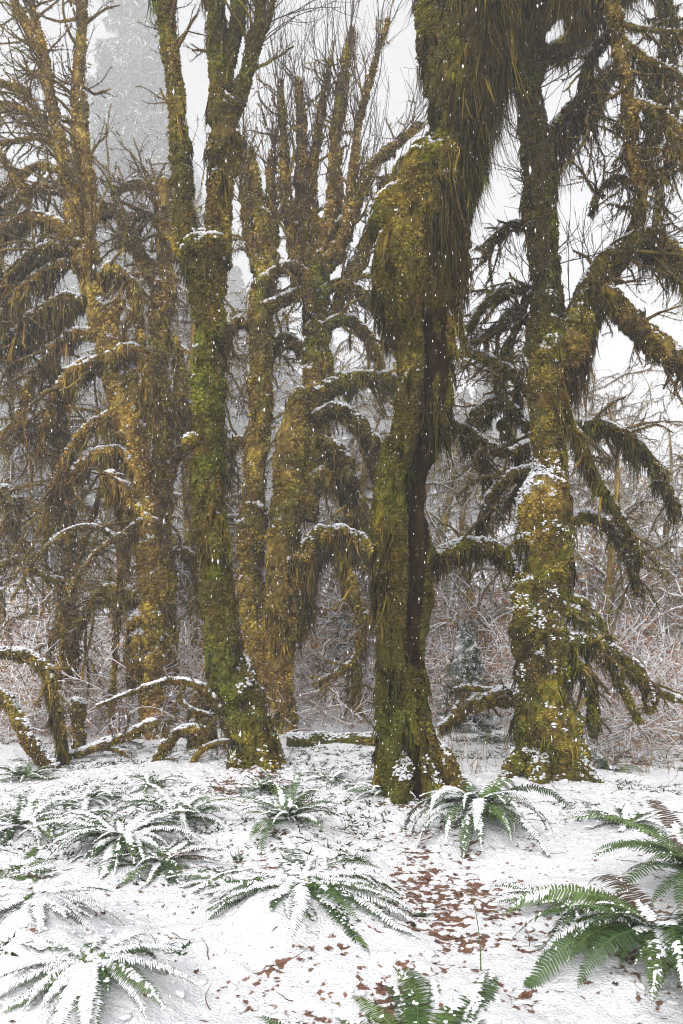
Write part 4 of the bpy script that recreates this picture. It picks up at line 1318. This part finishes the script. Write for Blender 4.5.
# snow laden shrubs of the thicket
def shrub(label, seed, size, group, red=0.0):
    global rng
    keep, rng = rng, np.random.default_rng(seed)
    root = thing("snowy_shrub", label, "shrub", (0, 0, 0), group)
    tw, sn = MB(), MB()
    nb = 16
    az = rng.uniform(0, 6.28, nb)
    base = np.stack([rng.normal(0, .22, nb), rng.normal(0, .22, nb), np.full(nb, -.1)], 1) * size
    d = nrm(np.stack([np.cos(az) * .75, np.sin(az) * .75, rng.uniform(.6, 1.3, nb)], 1))
    P = [base]
    for j in range(9):
        d = nrm(d + rng.normal(0, .12, (nb, 3)) + np.array([0, 0, -.09]))
        P.append(P[-1] + d * rng.uniform(.13, .24, (nb, 1)) * size)
    P = np.stack(P, 1)
    R = np.full(P.shape[:2], .0075 * size) * np.linspace(1, .35, 10)[None]
    c1 = np.array([.27, .185, .13]) + red * np.array([.06, 0, 0])
    tubes(tw, P, R, 4, c1)
    P2, R2 = grow(P, R, 7, (.3 * size, .9 * size), (.4, 1.2), -.1, .15, 7, .55, .15, 1, .004)
    tubes(tw, P2, R2, 3, c1 * 1.2)
    P3_, R3 = grow(P2, R2, 5, (.12 * size, .4 * size), (.4, 1.1), -.05, .15, 5, .6, .1, 1, .003)
    tubes(tw, P3_, R3, 3, c1 * 1.3)
    for A, B, share, ro in ((P, R, .75, .0065), (P2, R2, .6, .0055), (P3_, R3, .45, .0045)):
        hs = rng.random(len(A)) < share
        A2, B2 = A[hs], B[hs]
        lump = 1 + .5 * noise(A2 * 9)
        tubes(sn, A2 + UP * (B2 * .7 + .004)[..., None], np.maximum(B2 * .8, ro) * lump, 4, SNOW)
    p, n, r = along(P2, R2, 5)
    blobs(sn, p[n[:, 2] > 0], .019 * rng.uniform(.6, 1.5, (n[:, 2] > 0).sum()), flat=.55, rough=.6)
    p, n, r = along(P3_, R3, 5)
    lf = np.array([[.25, .11, .04], [.32, .17, .06], [.18, .07, .03]])[rng.integers(0, 3, len(p))]
    tufts(tw, p, n, .055, .032, lf, droop=.8, soft=False)
    tw.build("twigs", M_TWIG, root, False)
    sn.build("snow", M_SNOW, root)
    rng = keep
    return root


GS = "snow laden shrubs of the thicket"
LS = "bare twiggy shrub laden with snow in the thicket behind"
spro = [shrub(LS, 41, 1.0, GS), shrub(LS, 42, 1.15, GS, .1), shrub(LS, 43, .8, GS)]
sspots = [(600, 10.6, 2), (640, 11.2, 0), (680, 11.0, 1), (620, 13.0, 1), (660, 13.8, 0), (700, 13.5, 2), (590, 15, 0), (640, 16.5, 1), (690, 17, 0), (610, 19, 1), (660, 21, 1), (720, 20, 0),
          (455, 12.6, 2), (490, 13.2, 0), (445, 15, 1), (500, 16.5, 1), (470, 19, 0), (430, 21, 1),
          (325, 12.6, 2), (350, 13.6, 2), (310, 15.5, 0), (340, 17.5, 1), (365, 19, 0), (320, 22, 1), (385, 16, 2),
          (190, 12.2, 0), (215, 13.5, 1), (120, 13.0, 2), (95, 12, 0), (40, 12.2, 1), (10, 11.5, 2), (-20, 12.8, 0), (60, 14.5, 1), (120, 16, 0), (190, 17, 1), (20, 17, 0), (235, 15.5, 0), (-40, 16, 1)]
for px in range(-80, 780, 46):
    sspots.append((px + float(rng.uniform(-15, 15)), float(rng.uniform(22, 34)), int(rng.integers(0, 2))))
seen = set()
for px, d, w in sspots:
    l = at(px, d)
    sc_ = float(rng.uniform(.8, 1.25)) * (1.0 if d < 14 else 1.5 if d < 20 else 2.4)
    if w not in seen:
        seen.add(w)
        spro[w].location, spro[w].scale, spro[w].rotation_euler = l, (sc_,) * 3, (0, 0, float(rng.uniform(0, 6)))
    else:
        dup(spro[w], l, float(rng.uniform(0, 6)), sc_)


# ------------------------------------------------------------------ ferns
FG = [np.array([.042, .086, .021]), np.array([.064, .106, .025]), np.array([.034, .068, .022]), np.array([.085, .115, .030])]


def frond(root, base, az, L, el, curl, snow, tint, fine, sn, npin=30, width=.16, twist=0.0, lift=None):
    """one sword fern frond: an arching midrib with two rows of narrow leaflets; snow lumps go to sn"""
    k = 40
    s = np.linspace(0, 1, k)
    e = el - curl * s ** 1.25
    h = np.array([math.cos(az), math.sin(az), 0])
    side0 = np.array([-math.sin(az), math.cos(az), 0])
    bend = twist * s ** 2
    dirs = np.cos(e)[:, None] * (h[None] * np.cos(bend)[:, None] + side0[None] * np.sin(bend)[:, None]) + np.sin(e)[:, None] * UP
    C = base + np.vstack([np.zeros(3), np.cumsum(dirs[:-1], 0)]) * L / (k - 1)
    bury = .012 - .052 * np.clip((snow - .7) / .4, 0, 1) + .07 * np.clip(snow - .5, 0, .7) * noise(C * 5 + az)
    gz = ground_z(C[:, 0], C[:, 1]) + bury
    C[:, 2] = np.maximum(C[:, 2], gz + .01 * np.sin(s * 9))
    T = nrm(np.gradient(C, axis=0))
    Sd = nrm(np.cross(T, UP))
    Nn = np.cross(Sd, T)
    roll = rng.normal(0, .38) * s[:, None]
    Sd, Nn = Sd * np.cos(roll) + Nn * np.sin(roll), Nn * np.cos(roll) - Sd * np.sin(roll)
    mb = MB()
    tubes(mb, C[None, ::3], (.0035 * (1 - .8 * s[::3]))[None], 4, tint * 1.5 + np.array([.03, .02, 0]))
    u = np.linspace(.10, .995, npin)
    i = u * (k - 1)
    i0 = np.minimum(i.astype(int), k - 2)
    f = (i - i0)[:, None]
    c = C[i0] * (1 - f) + C[i0 + 1] * f
    t, sd, nn = T[i0], Sd[i0], Nn[i0]
    env = np.clip(np.sin(np.pi * np.clip(u * .86 + .14, 0, 1) ** .75) ** .75, .03, 1) * width * .5 * (L ** .5)
    allp = []
    for sg in (-1, 1):
        ln = (env * rng.uniform(.85, 1.1, npin))[:, None]
        dr = nrm(sd * sg + t * (.22 + .5 * (u[:, None] ** 4)) + nn * rng.uniform(-.22, .12, (npin, 1)))
        w = (.86 * L / npin) * rng.uniform(.8, 1.05, npin)[:, None]
        w = np.minimum(w, ln * .45)
        b0, m1, tip = c, c + dr * ln * .55 - UP * ln * .03, c + dr * ln - UP * ln * .14
        V = np.stack([b0 - t * w * .35, b0 + t * w * .5, m1 + t * w * .42, m1 - t * w * .38, tip], 1)
        kk = np.arange(npin)[:, None] * 5
        cc = tint * rng.uniform(.75, 1.3, (npin, 1))
        mb.add(V, quads=np.hstack([kk, kk + 1, kk + 2, kk + 3]), tris=np.hstack([kk + 3, kk + 2, kk + 4]), col=np.repeat(cc[:, None], 5, 1))
        allp.append((b0, dr, ln))
    o = mb.build("frond", M_FERN, root, False)
    # snow caught on the upper side, in runs along the midrib
    for b0, dr, ln in allp:
        run = fbm(np.stack([b0[:, 0] * 6, b0[:, 1] * 6, b0[:, 2] * 6 + az * 9], 1), 2) * 1.1 + (snow - .62) * 1.1 + rng.normal(0, .14, npin)
        ok = run > 0
        if not ok.any():
            continue
        b_, d_, l_, t_ = b0[ok], dr[ok], ln[ok] * np.clip(.30 + run[ok] * .9, .25, .86)[:, None] * rng.uniform(.8, 1.05, (ok.sum(), 1)), t[ok]
        wd = (.62 * L / npin) * rng.uniform(.75, 1.25, (ok.sum(), 1))
        hh_ = rng.uniform(.004, .011, (ok.sum(), 1)) * (.7 + .5 * snow)
        o_ = b_ + UP * .003
        m_ = o_ + d_ * l_ * .6 - UP * l_ * .03
        e_ = o_ + d_ * l_ - UP * l_ * .13
        V = np.stack([o_ - t_ * wd * .6, o_ + t_ * wd * .6, m_ - t_ * wd * .55, m_ + t_ * wd * .55, e_, o_ + UP * hh_, m_ + UP * hh_ * .9 + rng.normal(0, .0015, m_.shape)], 1)
        kk = np.arange(ok.sum())[:, None] * 7
        sn.add(V, quads=np.vstack([np.hstack([kk, kk + 5, kk + 6, kk + 2]), np.hstack([kk + 5, kk + 1, kk + 3, kk + 6])]),
               tris=np.vstack([np.hstack([kk + 2, kk + 6, kk + 4]), np.hstack([kk + 6, kk + 3, kk + 4])]), col=SNOW)
    nb = int((34 if fine else 20) * max(snow - .3, 0) * L / .7)
    if nb:
        for b0, dr, ln in allp:
            kx = rng.integers(0, npin, nb)
            run = fbm(np.stack([b0[kx, 0] * 7, b0[kx, 1] * 7, b0[kx, 2] * 7 + az * 9], 1), 2) + (snow - .6) * 1.3
            ok = run > .1
            kx = kx[ok]
            fr = rng.uniform(0, .8, len(kx))[:, None] ** 1.6
            p = b0[kx] + dr[kx] * ln[kx] * fr + UP * .006
            sz = rng.uniform(.003, .009, len(kx)) * (1.0 if fine else 1.3)
            blobs(sn, p, sz, flat=.6, fine=fine, rough=.55)
    return o


def fern(label, px, py, n, L, el=(.35, 1.0), curl=(1.2, 1.9), snow=.6, az=(0, 6.283), fine=False, npin=30, dead=0, width=.17, green=None, zoff=0.0, group=None):
    g = gpx(px, py)
    zz = float(ground_z(g[0], g[1]))
    root = thing("sword_fern", label, "fern", (g[0], g[1], zz), group)
    sn = MB()
    n = int(n * 1.5)
    npin = int(npin * 1.25)
    for j in range(n):
        a_ = az[0] + (az[1] - az[0]) * (j + rng.uniform(-.9, .9)) / n
        L_ = L * rng.uniform(.5, 1.15)
        b = np.array([g[0], g[1], zz + zoff]) + np.array([math.cos(a_), math.sin(a_), 0]) * .03
        tint = FG[rng.integers(0, 3)] * rng.uniform(.8, 1.25) if green is None else green * rng.uniform(.8, 1.2)
        if j < dead:
            tint = np.array([[.085, .046, .022], [.06, .036, .02], [.10, .065, .028]])[rng.integers(0, 3)] * rng.uniform(.7, 1.1)
        if n > 3 and rng.random() < .22:
            L_ *= .5
            a_ += rng.normal(0, 1.2)
        frond(root, b, a_, L_, rng.uniform(*el), rng.uniform(*curl), snow * rng.uniform(.5, 1.3), tint, fine, sn, npin, width, rng.uniform(-.5, .5))
    heap = 0
    if heap:
        r_ = np.abs(rng.normal(0, .38, heap)) * L
        t_ = rng.uniform(0, 6.283, heap)
        hp_ = np.stack([g[0] + r_ * np.cos(t_), g[1] + r_ * np.sin(t_)], 1)
        hz_ = ground_z(hp_[:, 0], hp_[:, 1]) + L * .16 * np.exp(-(r_ / (L * .45)) ** 2) * rng.uniform(.0, 1.0, heap)
        blobs(sn, np.column_stack([hp_, hz_]), rng.uniform(.012, .036, heap), flat=.4, fine=True, rough=.95)
    sn.build("snow", M_SNOW, root)
    return root


fern("full sword fern at the central trunk's foot, its right side piled with snow", 478, 838, 45, .70, (.25, 1.1), (1.5, 2.4), .8, fine=True, npin=32, dead=1, width=.20, zoff=.06)
fern("green sword fern fanned over the snow at left, below the curved maple", 180, 826, 29, .60, (.35, 1.0), (1.3, 1.9), .7, npin=28)
fern("spiky sword fern with upright tips standing alone in front of the curved maple", 287, 833, 27, .56, (.3, 1.2), (.9, 1.6), .6, npin=26, dead=3)
fern("wide sword fern almost buried under snow in the middle of the foreground", 300, 912, 40, .78, (-.22, .3), (.5, 1.3), .98, fine=True, npin=34)
fern("large dark green sword fern with drooping fronds at the lower right corner", 664, 972, 37, .72, (.25, .95), (1.3, 2.2), .55, az=(1.9, 6.0), fine=True, npin=38, dead=3, width=.2, zoff=.08)
fern("sword fern at the bottom edge with long fronds lying flat among brown leaves", 420, 1062, 27, .66, (.08, .40), (.5, 1.1), .62, fine=True, npin=36)
fern("fern with a long bare arching frond coming in from the right edge", 705, 895, 17, .85, (.7, 1.2), (1.4, 2.0), .25, az=(1.6, 4.6), fine=True, npin=34, dead=2, zoff=.05)
fern("low sword fern under fresh snow at right, beyond the bare patch", 628, 826, 21, .5, (.2, .7), (.8, 1.5), .95, npin=26)
fern("snow dusted fern at the left edge, in the row below the brush", 22, 832, 24, .6, (.25, .9), (1.1, 1.8), .95, npin=26)
fern("broad flattened fern with snow striped fronds left of the middle", 122, 850, 29, .66, (.2, .8), (1.0, 1.7), .9, npin=28, dead=2)
fern("snow heaped fern at the lower left edge with dark gaps under it", 35, 945, 24, .44, (-.3, .1), (.4, 1.0), 1.15, fine=True, npin=32, dead=4, zoff=.04)
fern("buried fern in the bottom left corner with only green tips showing", 92, 1012, 21, .40, (-.3, .1), (.4, 1.0), 1.15, fine=True, npin=32)
fern("small fern clump against the central trunk's left side", 383, 793, 17, .45, (.4, 1.1), (1.4, 2.0), .8, npin=24)
fern("small rusty fern at the foot of the curved maple", 262, 788, 16, .42, (.3, 1.0), (1.0, 1.8), .5, npin=22, dead=5)
fern("small fern half hidden under snow behind the left row", 90, 795, 18, .5, (.2, .8), (1.0, 1.7), 1.0, npin=22)
fern("small green fern poking up behind the fanned fern at far left", 25, 775, 18, .5, (.3, .9), (1.0, 1.6), .6, npin=22)
fern("low fern with crossed fronds beside the right maple's foot", 610, 765, 17, .5, (.3, .9), (1.0, 1.6), .6, npin=22, dead=5)
fern("fern growing from the mossy log between the middle and right trees", 490, 745, 16, .5, (.3, .9), (1.0, 1.6), .4, npin=22)
fern("sprawling snow covered fern between the fanned fern and the buried one", 215, 880, 13, .40, (-.2, .25), (.5, 1.0), 1.0, npin=26)
fern("dark fern at the right end of the leaf litter under a drooping frond", 575, 905, 10, .45, (.15, .6), (.7, 1.3), .8, az=(2.5, 5.0), fine=True, npin=28)
fern("small snow laden fern in the row between the left edge and the flattened fern", 70, 822, 17, .5, (.25, .8), (1.0, 1.7), .95, npin=22)
fern("low fern with brown dead fronds at the foot of the fanned fern", 160, 862, 16, .48, (.15, .6), (.9, 1.5), .85, npin=24, dead=4)
fern("little fern sheltering by the snow edged knee branch", 150, 785, 14, .42, (.3, .9), (1.1, 1.7), .7, npin=20)
fern("fern flattened by snow at the left edge, under the dusted row", 5, 875, 20, .52, (-.1, .4), (.7, 1.3), 1.0, npin=26, dead=2)
fern("small fern in front of the straight mossy log in the gap", 330, 778, 13, .38, (.3, .9), (1.0, 1.7), .85, npin=20)
fern("tall single thin frond standing up out of the leaf litter", 487, 978, 1, .42, (1.5, 1.6), (.35, .45), .0, az=(2.6, 2.7), fine=True, npin=16, width=.05)

# ------------------------------------------------------------------ litter, sprigs, clods, snowflakes
lv = MB()
n = 16000
x = rng.uniform(-4.5, 4.5, n)
y = rng.uniform(2.4, 11.5, n)
lt = litter(x, y)
kp = rng.random(n) < np.clip(lt * .6 + .09 + .05 * np.exp(-((x - LP[0]) ** 2 + (y - LP[1]) ** 2) / 1.6), 0, 1)
x, y = x[kp], y[kp]
n = len(x)
z = ground_z(x, y) + .004
a = rng.uniform(0, 6.28, n)
sz = rng.uniform(.008, .030, n) * rng.uniform(.35, 1.25, n)
tl = rng.normal(0, .5, (n, 2))
# a small lobed, curled leaf: centre plus a star of ten points
ang = np.linspace(0, 2 * np.pi, 10, endpoint=False)
rad = np.array([1, .5, .85, .45, .7, .3, .7, .45, .85, .5])
loc = np.stack([np.cos(ang) * rad, np.sin(ang) * rad, .25 * rad ** 2 * np.cos(ang * 2)], 1)
loc = np.vstack([[0, 0, 0], loc])
ca, sa = np.cos(a)[:, None], np.sin(a)[:, None]
lx = loc[None, :, 0] * ca - loc[None, :, 1] * sa
ly = loc[None, :, 0] * sa + loc[None, :, 1] * ca
lz = loc[None, :, 2] + .5 * (lx * tl[:, :1] + ly * tl[:, 1:])
V = np.stack([x[:, None] + lx * sz[:, None], y[:, None] + ly * sz[:, None], z[:, None] + np.abs(lz) * sz[:, None]], -1)
pal = np.array([[.145, .060, .036], [.09, .040, .026], [.19, .10, .055], [.055, .028, .020], [.12, .048, .033], [.18, .125, .07]])
cc = pal[rng.integers(0, 6, n)] * rng.uniform(.7, 1.2, (n, 1))
st = np.array([(0, 1 + i, 1 + (i + 1) % 10) for i in range(10)])
lv.add(V, tris=(st[None] + (np.arange(n) * 11)[:, None, None]).reshape(-1, 3), col=np.repeat(cc[:, None], 11, 1))
tag(lv.build("fallen_leaves", M_LEAF, None, False), "brown and rust maple leaves scattered over the snow", None, kind="stuff")

# twigs and small green sprigs poking through
sp = MB()
n = 7000
x, y = rng.uniform(-5, 5, n), rng.uniform(2.6, 11.5, n)
kp = (fbm(np.stack([x * .9, y * .9, 0 * x], 1), 2) + np.where(x < -.4, .2, -.05)) > .05
x, y = x[kp], y[kp]
n = len(x)
b = np.stack([x, y, ground_z(x, y)], 1)
for _ in range(7):
    d = nrm(rng.normal(0, 1, (n, 3)) * np.array([1, 1, .35]) + np.array([0, 0, .30]))
    tufts(sp, b + rng.normal(0, .02, (n, 3)) * np.array([1, 1, 0]), d, .055, .013, (FG[0] * rng.uniform(.7, 1.7, (n, 1))), droop=.1, spread=.3, bed=0)
tag(sp.build("ground_cover", M_FERN, None, False), "tiny green sprigs poking through the snow", None, kind="stuff")
tw = MB()
n = 420
x, y = rng.uniform(-5, 5, n), rng.uniform(2.8, 11.5, n)
d = nrm(np.stack([rng.normal(0, 1, n), rng.normal(0, 1, n), np.abs(rng.normal(0, .35, n))], 1))
P = [np.stack([x, y, ground_z(x, y) + .004], 1)]
L = rng.uniform(.05, .28, (n, 1))
for j in range(5):
    d = nrm(d + rng.normal(0, .22, (n, 3)) * np.array([1, 1, .4]))
    P.append(P[-1] + d * L / 5)
tubes(tw, np.stack(P, 1), np.full((n, 6), .0028) * np.linspace(1, .5, 6)[None], 4, np.array([.10, .06, .04]))
n = 260
x, y = rng.uniform(1.2, 5, n), rng.uniform(8.6, 11.5, n)
d = nrm(np.stack([rng.normal(0, .3, n), rng.normal(0, .3, n), np.ones(n)], 1))
P = [np.stack([x, y, ground_z(x, y) - .02], 1)]
L = rng.uniform(.1, .4, (n, 1))
for j in range(5):
    d = nrm(d + rng.normal(0, .12, (n, 3)))
    P.append(P[-1] + d * L / 5)
tubes(tw, np.stack(P, 1), np.full((n, 6), .004) * np.linspace(1, .5, 6)[None], 4, np.array([.24, .16, .06]))
tag(tw.build("ground_twigs", M_TWIG), "fine broken twigs and dry stems on the snow", None, kind="stuff")

# loose clods of snow
cl = MB()
n = 5200
x, y = rng.uniform(-4.2, 4.2, n), rng.uniform(2.4, 9.5, n)
kp = rng.random(n) < (.35 + .55 * (litter(x, y) > .15) + .2 * (x < -.3))
x, y = x[kp], y[kp]
p = np.stack([x, y, ground_z(x, y) + .002], 1)
blobs(cl, p, rng.uniform(.008, .03, len(p)) * rng.uniform(.5, 1.2, len(p)), flat=.5, fine=True, rough=.6)
tag(cl.build("snow_clods", M_SNOW), "small crumbs of snow fallen from the branches", None, kind="stuff")

# falling flakes
fl = MB()
n = 80000
p = np.stack([rng.uniform(-9, 9, n), rng.uniform(1.6, 17, n) ** 1.0, rng.uniform(.1, 10, n)], 1)
octv = np.array([(1, 0, 0), (-1, 0, 0), (0, 1, 0), (0, -1, 0), (0, 0, 1), (0, 0, -1)], float)
octf = np.array([(0, 2, 4), (2, 1, 4), (1, 3, 4), (3, 0, 4), (2, 0, 5), (1, 2, 5), (3, 1, 5), (0, 3, 5)])
sz = .0013 + np.minimum(rng.exponential(.0011, n), .006) * np.where(p[:, 1] < 4, .6, 1.0)
V = p[:, None] + octv[None] * sz[:, None, None] * np.stack([rng.uniform(.6, 1, n), rng.uniform(.6, 1, n), rng.uniform(1.4, 3.2, n)], 1)[:, None]
V = V + rng.normal(0, .12, V.shape) * sz[:, None, None]
V[:160] = p[:160, None] * np.array([.25, 1, .45]) * np.array([1, .2, 1]) + np.array([0, 1.6, .2]) + (V[:160] - p[:160, None]) * 1.25
fl.add(V, tris=(octf[None] + (np.arange(n) * 6)[:, None, None]).reshape(-1, 3), col=SNOW)
tag(fl.build("falling_snow", M_FLAKE), "white flakes of falling snow in the air", None, kind="stuff")

for o in S.objects:
    if o.parent is not None and o.name.split('.')[0] in ('snow', 'snow_cap', 'hanging_moss', 'twigs'):
        o['kind'] = 'stuff'                              # nobody could count these
    if '_o' in o:
        del o['_o']
